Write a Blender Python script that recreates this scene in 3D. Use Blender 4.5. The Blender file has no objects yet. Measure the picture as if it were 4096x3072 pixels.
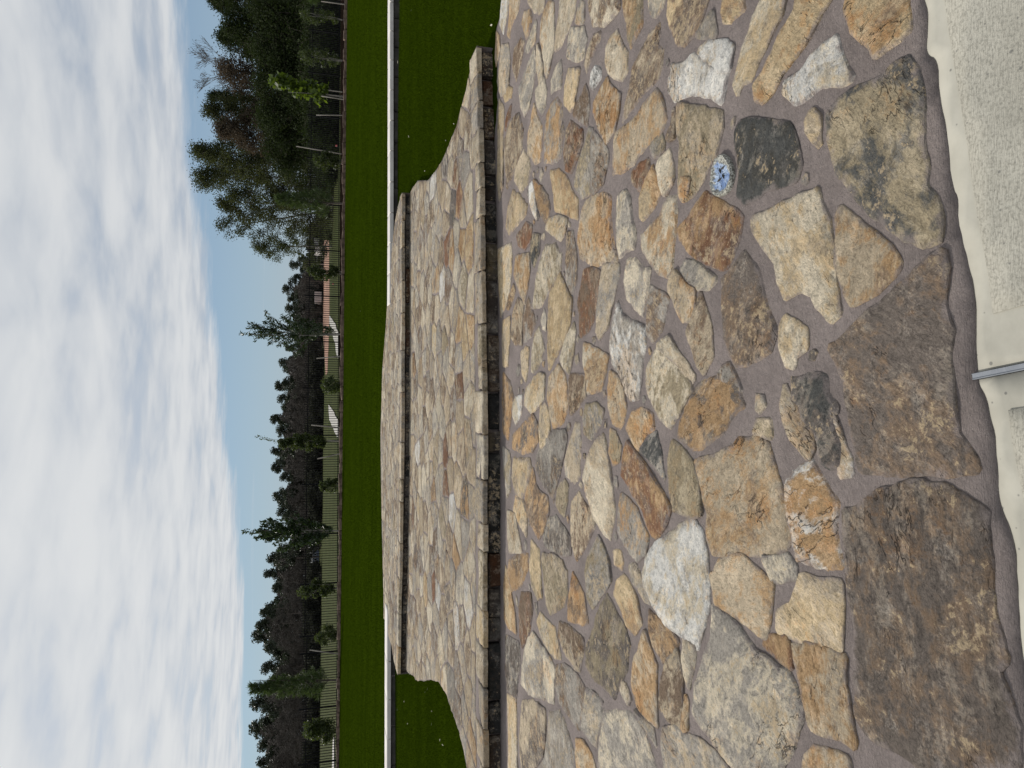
import bpy, bmesh, math, random
import numpy as np
from mathutils import Vector, Matrix, noise
from mathutils.geometry import delaunay_2d_cdt

random.seed(11)
rng = np.random.default_rng(11)
SC = bpy.context.scene
COL = SC.collection
R = math.radians

# ------------------------------------------------------------------ camera
FPX = 2840.0                      # focal length in photograph pixels (4096 wide)
PITCH, ROLL, EYE = R(15.7), 0.012, 1.6
sp, cp = math.sin(PITCH), math.cos(PITCH)
FW = Vector((0, cp, -sp)); R0 = Vector((1, 0, 0)); U0 = Vector((0, sp, cp))
RT = R0 * math.cos(ROLL) + U0 * math.sin(ROLL)
UP = U0 * math.cos(ROLL) - R0 * math.sin(ROLL)
cam = bpy.data.cameras.new('camera')
cam.sensor_fit = 'HORIZONTAL'; cam.sensor_width = 36.0
cam.lens = FPX / 4096 * 36.0
cam.clip_start = 0.05; cam.clip_end = 4000
cob = bpy.data.objects.new('camera', cam); COL.objects.link(cob)
m = Matrix.Identity(4)
for i, v in enumerate((-UP, RT, -FW)):      # the phone was held upright: picture right is down
    m[0][i], m[1][i], m[2][i] = v
m[0][3], m[1][3], m[2][3] = 0, 0, EYE
cob.matrix_world = m
SC.camera = cob

# ------------------------------------------------------------------ light
SUN_EL, SUN_AZ = R(36), R(-50)              # azimuth from +Y, negative = to the left
sdir = Vector((math.sin(SUN_AZ) * math.cos(SUN_EL), math.cos(SUN_AZ) * math.cos(SUN_EL), math.sin(SUN_EL)))
sl = bpy.data.lights.new('sun', 'SUN'); sl.energy = 4.6; sl.angle = R(0.6); sl.color = (1.0, 0.95, 0.87)
so = bpy.data.objects.new('sun', sl); COL.objects.link(so)
so.rotation_euler = (-sdir).to_track_quat('-Z', 'Y').to_euler()
so.location = (-20, 20, 30)

SC.view_settings.view_transform = 'Standard'
SC.view_settings.look = 'None'
SC.view_settings.exposure = -0.5
SC.view_settings.gamma = 1.0
SC.view_settings.use_curve_mapping = False
SC.cycles.max_bounces = 5
SC.cycles.transparent_max_bounces = 4
SC.cycles.use_denoising = True

class NT:
    """small helper for node trees"""
    def __init__(s, tree): s.t = tree; s.n = tree.nodes; s.l = tree.links
    def add(s, typ, ins=None, **kw):
        nd = s.n.new(typ)
        for k, v in kw.items(): setattr(nd, k, v)
        if ins:
            for k, v in ins.items():
                sock = nd.inputs[k]
                if hasattr(v, 'is_output') or isinstance(v, bpy.types.NodeSocket): s.l.new(v, sock)
                else: sock.default_value = v
        return nd
    def math(s, op, a, b=0.0, c=None, clamp=False):
        nd = s.n.new('ShaderNodeMath'); nd.operation = op; nd.use_clamp = clamp
        for i, v in enumerate([a, b] + ([c] if c is not None else [])):
            if isinstance(v, bpy.types.NodeSocket): s.l.new(v, nd.inputs[i])
            else: nd.inputs[i].default_value = v
        return nd.outputs[0]
    def mix(s, f, a, b, bt='MIX'):
        nd = s.n.new('ShaderNodeMix'); nd.data_type = 'RGBA'; nd.blend_type = bt
        for k, v in ((0, f), (6, a), (7, b)):
            if isinstance(v, bpy.types.NodeSocket): s.l.new(v, nd.inputs[k])
            elif k == 0: nd.inputs[k].default_value = v
            else: nd.inputs[k].default_value = (v[0], v[1], v[2], 1)
        return nd.outputs[2]
    def noise(s, vec, scale, detail=4, rough=0.55, dist=0.0, dim='3D'):
        nd = s.n.new('ShaderNodeTexNoise'); nd.noise_dimensions = dim
        if vec is not None: s.l.new(vec, nd.inputs['Vector'])
        nd.inputs['Scale'].default_value = scale; nd.inputs['Detail'].default_value = detail
        nd.inputs['Roughness'].default_value = rough; nd.inputs['Distortion'].default_value = dist
        return nd.outputs[0]
    def ramp(s, f, lo, hi, smooth=True):
        nd = s.n.new('ShaderNodeMapRange'); nd.clamp = True
        nd.interpolation_type = 'SMOOTHSTEP' if smooth else 'LINEAR'
        s.l.new(f, nd.inputs[0])
        nd.inputs[1].default_value = lo; nd.inputs[2].default_value = hi
        return nd.outputs[0]
    def vmul(s, v, t):
        nd = s.n.new('ShaderNodeVectorMath'); nd.operation = 'MULTIPLY'
        s.l.new(v, nd.inputs[0]); nd.inputs[1].default_value = t
        return nd.outputs[0]
    def vadd(s, a, b):
        nd = s.n.new('ShaderNodeVectorMath'); nd.operation = 'ADD'
        s.l.new(a, nd.inputs[0]); s.l.new(b, nd.inputs[1])
        return nd.outputs[0]

# ------------------------------------------------------------------ sky
W = bpy.data.worlds.new('World'); SC.world = W; W.use_nodes = True
W.node_tree.nodes.clear()
q = NT(W.node_tree)
sky = q.add('ShaderNodeTexSky'); sky.sky_type = 'NISHITA'; sky.sun_disc = False
sky.sun_elevation = SUN_EL; sky.sun_rotation = SUN_AZ
sky.air_density = 1.0; sky.dust_density = 0.0; sky.ozone_density = 3.0
bg1 = q.add('ShaderNodeBackground', {'Color': sky.outputs[0], 'Strength': 0.115})
tc = q.add('ShaderNodeTexCoord')
sep = q.add('ShaderNodeSeparateXYZ', {0: tc.outputs['Generated']})
zc = q.math('MAXIMUM', sep.outputs[2], 0.03)
px = q.math('DIVIDE', sep.outputs[0], zc); py = q.math('DIVIDE', sep.outputs[1], zc)
pv = q.add('ShaderNodeCombineXYZ', {0: px, 1: py}).outputs[0]
rotv = q.add('ShaderNodeVectorRotate', {'Vector': pv, 'Angle': R(-35)}); rotv.rotation_type = 'Z_AXIS'
n_big = q.noise(rotv.outputs[0], 0.9, 5, 0.5, 0.25)
n_st = q.noise(rotv.outputs[0], 2.3, 4, 0.5, 0.3)
n_far = q.noise(q.vmul(pv, (1.0, 1.3, 1)), 0.9, 5, 0.6)
# edge of the cloud deck: clear strip over the woods, deck towards the viewer and the left
pneg = q.math('MAXIMUM', px, -3.2)
e = q.math('SUBTRACT', 8.6, q.math('ADD', py, q.math('MULTIPLY', pneg, 1.02)))
e = q.math('ADD', e, q.math('MULTIPLY', q.math('SUBTRACT', n_far, 0.5), 3.2))
edge = q.ramp(e, -0.5, 0.9)
thin = q.ramp(q.math('ADD', q.math('MULTIPLY', n_big, 0.6), q.math('MULTIPLY', n_st, 0.4)), 0.29, 0.49)
dens = q.math('MULTIPLY', edge, q.math('ADD', 0.70, q.math('MULTIPLY', thin, 0.30)))
wisp = q.math('MULTIPLY', q.ramp(q.noise(q.vmul(pv, (0.35, 1.0, 1)), 0.5, 5, 0.6), 0.60, 0.80), 0.35)
dens = q.math('MAXIMUM', dens, wisp)
cshade = q.ramp(q.math('ADD', q.math('MULTIPLY', n_st, 0.42), q.math('MULTIPLY', n_big, 0.58)), 0.34, 0.64)
# the deck is thinner and brighter towards the sun
dotn = q.add('ShaderNodeVectorMath', operation='DOT_PRODUCT')
q.l.new(tc.outputs['Generated'], dotn.inputs[0]); dotn.inputs[1].default_value = sdir
glow = q.ramp(dotn.outputs['Value'], 0.35, 0.98)
ccol = q.mix(cshade, (0.68, 0.755, 0.86), (1.03, 1.06, 1.09))
ccol = q.mix(q.math('MULTIPLY', glow, 0.55), ccol, (1.22, 1.24, 1.25))
bg2 = q.add('ShaderNodeBackground', {'Color': ccol, 'Strength': 0.92})
# pale veil of moist air low over the horizon
veil = q.math('MULTIPLY', q.ramp(sep.outputs[2], 0.30, -0.02, False), 0.85)
bg3 = q.add('ShaderNodeBackground', {'Color': (0.44, 0.58, 0.76, 1), 'Strength': 1.0})
mv = q.add('ShaderNodeMixShader', {0: veil, 1: bg1.outputs[0], 2: bg3.outputs[0]})
mx = q.add('ShaderNodeMixShader', {0: dens, 1: mv.outputs[0], 2: bg2.outputs[0]})
q.add('ShaderNodeOutputWorld', {0: mx.outputs[0]})

# ------------------------------------------------------------------ helpers
def ray(x, y):
    return FW + RT * ((1536 - y) / FPX) + UP * ((2048 - x) / FPX)
def on_z(x, y, z):
    d = ray(x, y); t = (z - EYE) / d.z
    return Vector((d.x * t, d.y * t, z))
def at_y(x, y, Y):
    d = ray(x, y); t = Y / d.y
    return Vector((d.x * t, Y, EYE + d.z * t))
def srgb(c):
    return tuple((v / 255 / 12.92) if v / 255 < 0.04045 else ((v / 255 + 0.055) / 1.055) ** 2.4 for v in c)

def tag(o, label=None, cat=None, group=None, kind=None):
    if label: o['label'] = label
    if cat: o['category'] = cat
    if group: o['group'] = group
    if kind: o['kind'] = kind
    return o
def empty(name, loc, label=None, cat=None, group=None):
    o = bpy.data.objects.new(name, None); COL.objects.link(o); o.location = loc
    o.empty_display_size = 0.2
    return tag(o, label, cat, group)
def link(name, me, mat=None, parent=None, loc=None):
    o = bpy.data.objects.new(name, me); COL.objects.link(o)
    if mat is not None and not me.materials: me.materials.append(mat)
    if parent is not None: o.parent = parent
    if loc is not None: o.location = loc
    return o
def mesh_py(name, V, F, smooth=False):
    me = bpy.data.meshes.new(name); me.from_pydata([tuple(v) for v in V], [], F); me.update()
    if smooth: me.polygons.foreach_set('use_smooth', [True] * len(me.polygons))
    return me
def mesh_np(name, V, F, k, smooth=False):
    """V (n,3) float, F (m,k) int"""
    me = bpy.data.meshes.new(name)
    V = np.asarray(V, np.float32); F = np.asarray(F, np.int32)
    me.vertices.add(len(V)); me.vertices.foreach_set('co', V.ravel())
    me.loops.add(F.size); me.loops.foreach_set('vertex_index', F.ravel())
    me.polygons.add(len(F))
    me.polygons.foreach_set('loop_start', np.arange(0, F.size, k, dtype=np.int32))
    me.polygons.foreach_set('loop_total', np.full(len(F), k, np.int32))
    if smooth: me.polygons.foreach_set('use_smooth', np.ones(len(F), bool))
    me.update(calc_edges=True); me.validate()
    return me
def box_mesh(name, x0, x1, y0, y1, z0, z1, bevel=0.0):
    bm = bmesh.new(); r = bmesh.ops.create_cube(bm, size=1.0)
    for v in r['verts']:
        v.co = Vector(((x0 + x1) / 2 + v.co.x * (x1 - x0), (y0 + y1) / 2 + v.co.y * (y1 - y0), (z0 + z1) / 2 + v.co.z * (z1 - z0)))
    if bevel: bmesh.ops.bevel(bm, geom=list(bm.edges), offset=bevel, segments=2, affect='EDGES', profile=0.5)
    me = bpy.data.meshes.new(name); bm.to_mesh(me); bm.free()
    return me
def tube_into(V, F, pts, radii, sides=6):
    """append a tapered tube along pts to lists V, F"""
    base = len(V); n = len(pts)
    for i, p in enumerate(pts):
        p = Vector(p)
        a = Vector(pts[min(i + 1, n - 1)]) - Vector(pts[max(i - 1, 0)])
        if a.length < 1e-6: a = Vector((0, 0, 1))
        a.normalize()
        b = a.orthogonal().normalized(); c = a.cross(b)
        for k in range(sides):
            t = 2 * math.pi * k / sides
            V.append(tuple(p + (b * math.cos(t) + c * math.sin(t)) * radii[i]))
    for i in range(n - 1):
        for k in range(sides):
            k2 = (k + 1) % sides
            F.append((base + i * sides + k, base + i * sides + k2, base + (i + 1) * sides + k2, base + (i + 1) * sides + k))
    F.append(tuple(base + (n - 1) * sides + k for k in range(sides)))

def material(name):
    mt = bpy.data.materials.new(name); mt.use_nodes = True
    mt.node_tree.nodes.clear()
    return mt, NT(mt.node_tree)
def finish(q, col, rough=0.85, bump=None, bstr=0.5, bdist=0.01, spec=0.3, trans=None):
    bs = q.add('ShaderNodeBsdfPrincipled')
    for k, v in (('Base Color', col), ('Roughness', rough)):
        if isinstance(v, bpy.types.NodeSocket): q.l.new(v, bs.inputs[k])
        else: bs.inputs[k].default_value = (v[0], v[1], v[2], 1) if k == 'Base Color' else v
    bs.inputs['Specular IOR Level'].default_value = spec
    if bump is not None:
        b = q.add('ShaderNodeBump', {'Strength': bstr, 'Distance': bdist, 'Height': bump})
        q.l.new(b.outputs[0], bs.inputs['Normal'])
    sh = bs.outputs[0]
    if trans is not None:
        tcol, f = trans
        tb = q.add('ShaderNodeBsdfTranslucent')
        if isinstance(tcol, bpy.types.NodeSocket): q.l.new(tcol, tb.inputs[0])
        else: tb.inputs[0].default_value = (*tcol, 1)
        sh = q.add('ShaderNodeMixShader', {0: f, 1: sh, 2: tb.outputs[0]}).outputs[0]
    q.add('ShaderNodeOutputMaterial', {0: sh})

# ------------------------------------------------------------------ materials
MORTAR = srgb((136, 126, 122)); MORTAR = tuple(v * 1.08 for v in MORTAR)

def mortar_color(q, P):
    a = q.noise(P, 3.0, 5, 0.6); b = q.noise(P, 45, 4, 0.6); c = q.noise(q.vmul(P, (1, 6, 1)), 18, 3, 0.6)
    col = q.mix(q.ramp(a, 0.3, 0.72), tuple(v * 0.82 for v in MORTAR), tuple(v * 1.16 for v in MORTAR))
    col = q.mix(q.math('MULTIPLY', q.ramp(b, 0.42, 0.7), 0.35), col, tuple(v * 0.6 for v in MORTAR))
    col = q.mix(q.math('MULTIPLY', q.ramp(c, 0.5, 0.75), 0.25), col, tuple(v * 1.35 for v in MORTAR))
    g = q.noise(P, 260, 2, 0.5)
    col = q.mix(q.math('MULTIPLY', q.ramp(g, 0.66, 0.74), 0.6), col, (0.42, 0.39, 0.36))
    return col

def mat_mortar():
    mt, q = material('mortar'); tc = q.add('ShaderNodeTexCoord'); P = tc.outputs['Object']
    col = mortar_color(q, P)
    h = q.math('ADD', q.math('MULTIPLY', q.noise(P, 16, 7, 0.75), 1.0), q.math('MULTIPLY', q.noise(q.vmul(P, (1, 3.5, 1)), 60, 4, 0.7), 0.45))
    finish(q, col, 0.95, h, 1.0, 0.022, 0.08)
    return mt

def mat_stone():
    """one material for every flagstone; each stone carries its own two colours, offset and turn as properties"""
    mt, q = material('flagstone'); tc = q.add('ShaderNodeTexCoord')
    oi = q.add('ShaderNodeObjectInfo')
    ca = q.add('ShaderNodeAttribute', attribute_type='OBJECT', attribute_name='tone_a').outputs['Color']
    cb = q.add('ShaderNodeAttribute', attribute_type='OBJECT', attribute_name='tone_b').outputs['Color']
    rnd = oi.outputs['Random']
    off = q.add('ShaderNodeCombineXYZ', {0: q.math('MULTIPLY', rnd, 91.0), 1: q.math('MULTIPLY', rnd, 57.0), 2: q.math('MULTIPLY', rnd, 33.0)}).outputs[0]
    ro = q.add('ShaderNodeVectorRotate', {'Vector': tc.outputs['Object'], 'Angle': q.math('MULTIPLY', q.math('SUBTRACT', rnd, 0.5), 2.2)}); ro.rotation_type = 'Z_AXIS'
    P0_ = q.vadd(ro.outputs[0], off)
    wn = q.n.new('ShaderNodeTexNoise'); q.l.new(P0_, wn.inputs['Vector']); wn.inputs['Scale'].default_value = 7; wn.inputs['Detail'].default_value = 3
    P = q.vadd(P0_, q.vmul(wn.outputs['Color'], (0.035, 0.035, 0.0)))
    G = q.vmul(P, (1.0, 2.3, 1.0))
    n1 = q.noise(P, 4.5, 7, 0.68, 0.3)
    n2 = q.noise(G, 11.0, 7, 0.70, 0.2)
    n3 = q.noise(P, 38.0, 6, 0.74)
    n4 = q.noise(P, 130.0, 4, 0.7)
    n5 = q.noise(P, 3.0, 5, 0.65, 0.5)
    n6 = q.noise(P, 13.0, 5, 0.65)
    f = q.ramp(q.math('ADD', q.math('MULTIPLY', n1, 0.6), q.math('ADD', q.math('MULTIPLY', n2, 0.25), q.math('MULTIPLY', n3, 0.15))), 0.465, 0.545)
    col = q.mix(f, ca, cb)
    rust = q.math('MULTIPLY', q.ramp(q.math('ADD', q.math('MULTIPLY', n5, 0.65), q.math('MULTIPLY', n3, 0.35)), 0.535, 0.60), 0.50)
    col = q.mix(rust, col, q.mix(1.0, col, (0.92, 0.66, 0.42), 'MULTIPLY'))
    grey = q.math('MULTIPLY', q.ramp(q.math('ADD', q.math('MULTIPLY', n6, 0.45), q.math('MULTIPLY', n1, 0.55)), 0.51, 0.585), 0.55)
    col = q.mix(grey, col, q.mix(0.55, q.mix(1.0, col, (0.62, 0.63, 0.65), 'MULTIPLY'), (0.22, 0.205, 0.19)))
    n7 = q.noise(q.vadd(G, q.add('ShaderNodeCombineXYZ', {0: 7.3, 1: 2.1, 2: 5.0}).outputs[0]), 4.2, 7, 0.68, 0.3)
    pale = q.math('MULTIPLY', q.ramp(q.math('ADD', q.math('MULTIPLY', n7, 0.75), q.math('MULTIPLY', n3, 0.25)), 0.52, 0.58), 0.55)
    col = q.mix(pale, col, q.mix(0.35, q.mix(1.0, col, (1.55, 1.53, 1.50), 'MULTIPLY'), (0.50, 0.44, 0.345)))
    dark = q.math('MULTIPLY', q.ramp(q.math('ADD', q.math('MULTIPLY', n3, 0.65), q.math('MULTIPLY', n2, 0.35)), 0.50, 0.66), 0.62)
    col = q.mix(dark, col, q.mix(1.0, col, (0.42, 0.38, 0.34), 'MULTIPLY'))
    lite = q.math('MULTIPLY', q.ramp(q.math('ADD', q.math('MULTIPLY', n4, 0.5), q.math('MULTIPLY', n6, 0.5)), 0.54, 0.66), 0.45)
    col = q.mix(lite, col, q.mix(0.5, q.mix(1.0, col, (1.9, 1.85, 1.8), 'MULTIPLY'), (0.50, 0.45, 0.38)))
    fl = q.math('MULTIPLY', q.ramp(q.math('ADD', q.math('MULTIPLY', n1, 0.55), q.math('MULTIPLY', n3, 0.45)), 0.555, 0.582), 0.66)
    col = q.mix(fl, col, (0.42, 0.325, 0.205))
    pit = q.math('MULTIPLY', q.ramp(n4, 0.58, 0.68), 0.6)
    col = q.mix(pit, col, q.mix(1.0, col, (0.35, 0.33, 0.31), 'MULTIPLY'))
    crk = q.math('ABSOLUTE', q.math('SUBTRACT', q.noise(G, 4.0, 4, 0.6), 0.5))
    crk = q.math('MULTIPLY', q.ramp(crk, 0.012, 0.0), q.ramp(n5, 0.50, 0.62))
    col = q.mix(q.math('MULTIPLY', crk, 0.7), col, (0.03, 0.026, 0.022))
    gr = q.math('ADD', q.math('MULTIPLY', n3, 0.5), q.math('ADD', q.math('MULTIPLY', n4, 0.3), q.math('MULTIPLY', n2, 0.2)))
    gr = q.math('ADD', 0.46, q.math('MULTIPLY', q.ramp(gr, 0.37, 0.63, False), 1.12))
    col = q.mix(1.0, col, q.add('ShaderNodeCombineColor', {0: gr, 1: gr, 2: gr}).outputs[0], 'MULTIPLY')
    # mortar film left on the rim of the stone
    ed = q.add('ShaderNodeAttribute', attribute_type='GEOMETRY', attribute_name='rim').outputs['Fac']
    film = q.math('ADD', ed, q.math('MULTIPLY', q.math('SUBTRACT', q.noise(P, 14, 6, 0.7), 0.5), 1.7))
    film = q.math('MULTIPLY', q.ramp(film, 0.80, 1.20), 0.8)
    col = q.mix(film, col, mortar_color(q, P))
    h = q.math('ADD', q.math('MULTIPLY', n2, 1.0), q.math('MULTIPLY', n3, 0.7))
    h = q.math('ADD', h, q.math('MULTIPLY', n4, 0.22))
    h = q.math('SUBTRACT', h, q.math('MULTIPLY', crk, 0.5))
    finish(q, col, 0.9, h, 1.0, 0.022, 0.12)
    return mt

def mat_simple(name, c1, c2, scale, bscale=None, bstr=0.4, rough=0.85, spec=0.3, stretch=(1, 1, 1), metal=0.0, bdist=0.01):
    mt, q = material(name); tc = q.add('ShaderNodeTexCoord')
    P = q.vmul(tc.outputs['Object'], stretch)
    oi = q.add('ShaderNodeObjectInfo')
    sh = q.add('ShaderNodeCombineXYZ', {0: q.math('MULTIPLY', oi.outputs['Random'], 40.0)}).outputs[0]
    P = q.vadd(P, sh)
    f = q.ramp(q.noise(P, scale, 5, 0.62), 0.3, 0.72)
    col = q.mix(f, c1, c2)
    h = q.noise(P, bscale or scale * 6, 4, 0.6)
    finish(q, col, rough, h, bstr, bdist, spec)
    if metal:
        for n in mt.node_tree.nodes:
            if n.type == 'BSDF_PRINCIPLED': n.inputs['Metallic'].default_value = metal
    return mt

def mat_leaf(name, c1, c2, tcol, tf=0.35, rough=0.5, spec=0.35):
    mt, q = material(name)
    g = q.add('ShaderNodeNewGeometry')
    oi = q.add('ShaderNodeObjectInfo')
    tc = q.add('ShaderNodeTexCoord')
    f = q.math('ADD', q.math('MULTIPLY', g.outputs['Random Per Island'], 0.6), q.math('MULTIPLY', q.noise(tc.outputs['Object'], 1.3, 3, 0.6), 0.4))
    col = q.mix(q.ramp(f, 0.15, 0.85, False), c1, c2)
    k = q.math('ADD', 0.82, q.math('MULTIPLY', oi.outputs['Random'], 0.36))
    kk = q.add('ShaderNodeCombineColor', {0: k, 1: k, 2: k}).outputs[0]
    col = q.mix(1.0, col, kk, 'MULTIPLY')
    finish(q, col, rough, None, spec=spec, trans=(tcol, tf))
    return mt

M = {}
M['mortar'] = mat_mortar(); M['stone'] = mat_stone()
M['fence'] = mat_simple('black_fence_paint', (0.006, 0.006, 0.007), (0.010, 0.010, 0.011), 8, rough=0.6, spec=0.08)
M['bark'] = mat_simple('bark', (0.06, 0.048, 0.038), (0.15, 0.125, 0.105), 6, 24, 0.8, stretch=(1, 1, 0.3))
M['pale_bark'] = mat_simple('pale_bark', (0.16, 0.145, 0.125), (0.30, 0.28, 0.25), 6, 24, 0.6, stretch=(1, 1, 0.3))
M['stake'] = mat_simple('weathered_wood', (0.20, 0.18, 0.15), (0.34, 0.31, 0.27), 5, 30, 0.4, stretch=(1, 1, 0.2))
M['mulch'] = mat_simple('mulch', (0.006, 0.0045, 0.004), (0.022, 0.015, 0.011), 9, 22, 1.0, bdist=0.06, rough=1.0, spec=0.0)
M['edging'] = mat_simple('edging_stone', (0.07, 0.045, 0.035), (0.22, 0.155, 0.115), 4, 20, 0.6)
M['cap'] = mat_simple('pale_limestone', (0.62, 0.575, 0.54), (0.74, 0.70, 0.66), 3, 60, 0.15)
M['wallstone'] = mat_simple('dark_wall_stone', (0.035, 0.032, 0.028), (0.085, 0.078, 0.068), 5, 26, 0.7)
M['metal'] = mat_simple('grey_aluminium', (0.19, 0.205, 0.23), (0.25, 0.265, 0.29), 30, 200, 0.1, rough=0.5, spec=0.4)
M['dirt'] = mat_simple('red_dirt', (0.24, 0.13, 0.085), (0.36, 0.21, 0.145), 0.09, 1.2, 0.8, bdist=0.2)
M['path'] = mat_simple('path_concrete', (0.38, 0.36, 0.33), (0.46, 0.44, 0.40), 0.4, 8, 0.2)
M['white_paint'] = mat_simple('white_paint', (0.62, 0.60, 0.57), (0.74, 0.72, 0.69), 0.8, 5, 0.1, rough=0.5)
M['grey_paint'] = mat_simple('grey_paint', (0.22, 0.215, 0.21), (0.30, 0.29, 0.28), 0.8, 5, 0.1, rough=0.6)
M['beige_paint'] = mat_simple('beige_paint', (0.40, 0.35, 0.33), (0.48, 0.43, 0.41), 0.8, 5, 0.1, rough=0.6)
M['blue_wall'] = mat_simple('blue_siding', (0.13, 0.155, 0.21), (0.18, 0.205, 0.26), 0.6, 5, 0.2)
M['glass'] = mat_simple('dark_glass', (0.01, 0.012, 0.015), (0.02, 0.022, 0.028), 1, rough=0.12, spec=0.5)
M['rubber'] = mat_simple('black_rubber', (0.012, 0.012, 0.012), (0.02, 0.02, 0.02), 5, rough=0.8)
M['flag'] = mat_simple('pink_flag', (0.75, 0.20, 0.18), (0.85, 0.28, 0.25), 5, rough=0.6)
M['litter'] = mat_simple('pale_leaf', (0.45, 0.42, 0.30), (0.62, 0.58, 0.48), 8, rough=0.7)
M['leaf_dark'] = mat_leaf('leaf_dark', (0.013, 0.020, 0.008), (0.036, 0.048, 0.018), (0.05, 0.075, 0.015), 0.2, 0.7, 0.08)
M['leaf_olive'] = mat_leaf('leaf_olive', (0.022, 0.028, 0.011), (0.060, 0.066, 0.028), (0.09, 0.10, 0.025), 0.25, 0.7, 0.10)
M['leaf_light'] = mat_leaf('leaf_light', (0.034, 0.042, 0.018), (0.085, 0.095, 0.042), (0.11, 0.13, 0.035), 0.28, 0.7, 0.12)
M['leaf_rust'] = mat_leaf('leaf_russet', (0.046, 0.037, 0.027), (0.105, 0.085, 0.060), (0.14, 0.10, 0.06), 0.25, 0.8, 0.1)
M['leaf_lime'] = mat_leaf('leaf_lime', (0.036, 0.062, 0.010), (0.095, 0.14, 0.024), (0.20, 0.29, 0.025), 0.42)
M['leaf_fresh'] = mat_leaf('leaf_fresh', (0.016, 0.026, 0.007), (0.055, 0.075, 0.020), (0.11, 0.15, 0.025), 0.30)
M['leaf_gloss'] = mat_leaf('leaf_glossy', (0.014, 0.028, 0.010), (0.035, 0.058, 0.020), (0.06, 0.10, 0.02), 0.2, 0.38, 0.45)
M['needle'] = mat_leaf('pine_needle', (0.025, 0.042, 0.014), (0.065, 0.095, 0.034), (0.10, 0.15, 0.03), 0.3)
M['needle_far'] = mat_leaf('far_needle', (0.022, 0.030, 0.018), (0.050, 0.060, 0.036), (0.05, 0.07, 0.03), 0.2)
M['twig'] = mat_leaf('bare_twigs', (0.048, 0.043, 0.038), (0.100, 0.090, 0.080), (0.08, 0.07, 0.06), 0.1, 0.9, 0.05)
M['thicket'] = mat_leaf('thicket', (0.018, 0.019, 0.015), (0.045, 0.045, 0.034), (0.04, 0.045, 0.02), 0.15, 0.9, 0.1)

def mat_turf():
    mt, q = material('turf'); tc = q.add('ShaderNodeTexCoord'); P = tc.outputs['Object']
    a = q.noise(q.vmul(P, (0.25, 1.6, 1)), 1.6, 5, 0.6); b = q.noise(P, 38, 4, 0.65); c = q.noise(P, 170, 2, 0.6)
    col = q.mix(q.ramp(a, 0.3, 0.7), (0.0180, 0.031, 0.0014), (0.0320, 0.052, 0.0022))
    col = q.mix(q.math('MULTIPLY', q.ramp(b, 0.4, 0.7), 0.55), col, (0.034, 0.058, 0.0018))
    col = q.mix(q.math('MULTIPLY', q.ramp(c, 0.5, 0.75), 0.5), col, (0.003, 0.007, 0.001))
    h = q.math('ADD', q.math('MULTIPLY', b, 0.6), q.math('MULTIPLY', c, 0.6))
    finish(q, col, 1.0, h, 1.0, 0.03, 0.0)
    return mt
M['turf'] = mat_turf()
M['blade'] = mat_leaf('turf_blade', (0.018, 0.033, 0.0012), (0.050, 0.078, 0.0030), (0.03, 0.055, 0.001), 0.2, 1.0, 0.0)

def mat_field():
    mt, q = material('field_grass'); tc = q.add('ShaderNodeTexCoord'); P = tc.outputs['Object']
    a = q.noise(P, 0.06, 6, 0.6); b = q.noise(P, 1.4, 4, 0.6); c = q.noise(q.vmul(P, (1, 0.4, 1)), 9, 3, 0.6)
    col = q.mix(q.ramp(a, 0.3, 0.7), (0.038, 0.052, 0.013), (0.062, 0.070, 0.024))
    col = q.mix(q.math('MULTIPLY', q.ramp(b, 0.4, 0.72), 0.4), col, (0.085, 0.08, 0.038))
    col = q.mix(q.math('MULTIPLY', q.ramp(c, 0.45, 0.75), 0.5), col, (0.045, 0.055, 0.02))
    finish(q, col, 0.95, q.math('ADD', b, c), 0.9, 0.15, 0.05)
    return mt
M['field'] = mat_field()

def mat_concrete(name, brushed):
    mt, q = material(name); tc = q.add('ShaderNodeTexCoord'); P = tc.outputs['Object']
    a = q.noise(P, 3.2, 6, 0.62); b = q.noise(P, 120, 4, 0.7); v = q.noise(q.vmul(P, (1.0, 7.0, 1)), 40 if brushed else 9, 5, 0.65)
    col = q.mix(q.ramp(a, 0.28, 0.72), (0.34, 0.325, 0.275), (0.47, 0.45, 0.385))
    sp_ = q.add('ShaderNodeTexVoronoi', {'Vector': P, 'Scale': 28.0}); 
    pit = q.ramp(q.math('ADD', sp_.outputs['Distance'], q.math('MULTIPLY', q.noise(P, 9, 2), 0.35)), 0.30, 0.22)
    if brushed:
        col = q.mix(q.math('MULTIPLY', q.ramp(v, 0.44, 0.66), 0.6), col, (0.235, 0.22, 0.185))
        col = q.mix(q.math('MULTIPLY', q.ramp(b, 0.46, 0.66), 0.55), col, (0.17, 0.165, 0.14))
    else:
        col = q.mix(q.math('MULTIPLY', q.ramp(v, 0.55, 0.8), 0.2), col, (0.36, 0.34, 0.28))
        col = q.mix(q.math('MULTIPLY', q.ramp(b, 0.6, 0.8), 0.18), col, (0.3, 0.29, 0.25))
    col = q.mix(q.math('MULTIPLY', pit, 0.7), col, (0.11, 0.11, 0.105))
    h = q.math('ADD', q.math('MULTIPLY', v, 0.8 if brushed else 0.2), q.math('MULTIPLY', b, 0.5 if brushed else 0.15))
    finish(q, col, 0.88, h, 0.6 if brushed else 0.3, 0.006, 0.2)
    return mt
M['conc'] = mat_concrete('trowelled_concrete', False); M['broom'] = mat_concrete('broomed_concrete', True)

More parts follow.
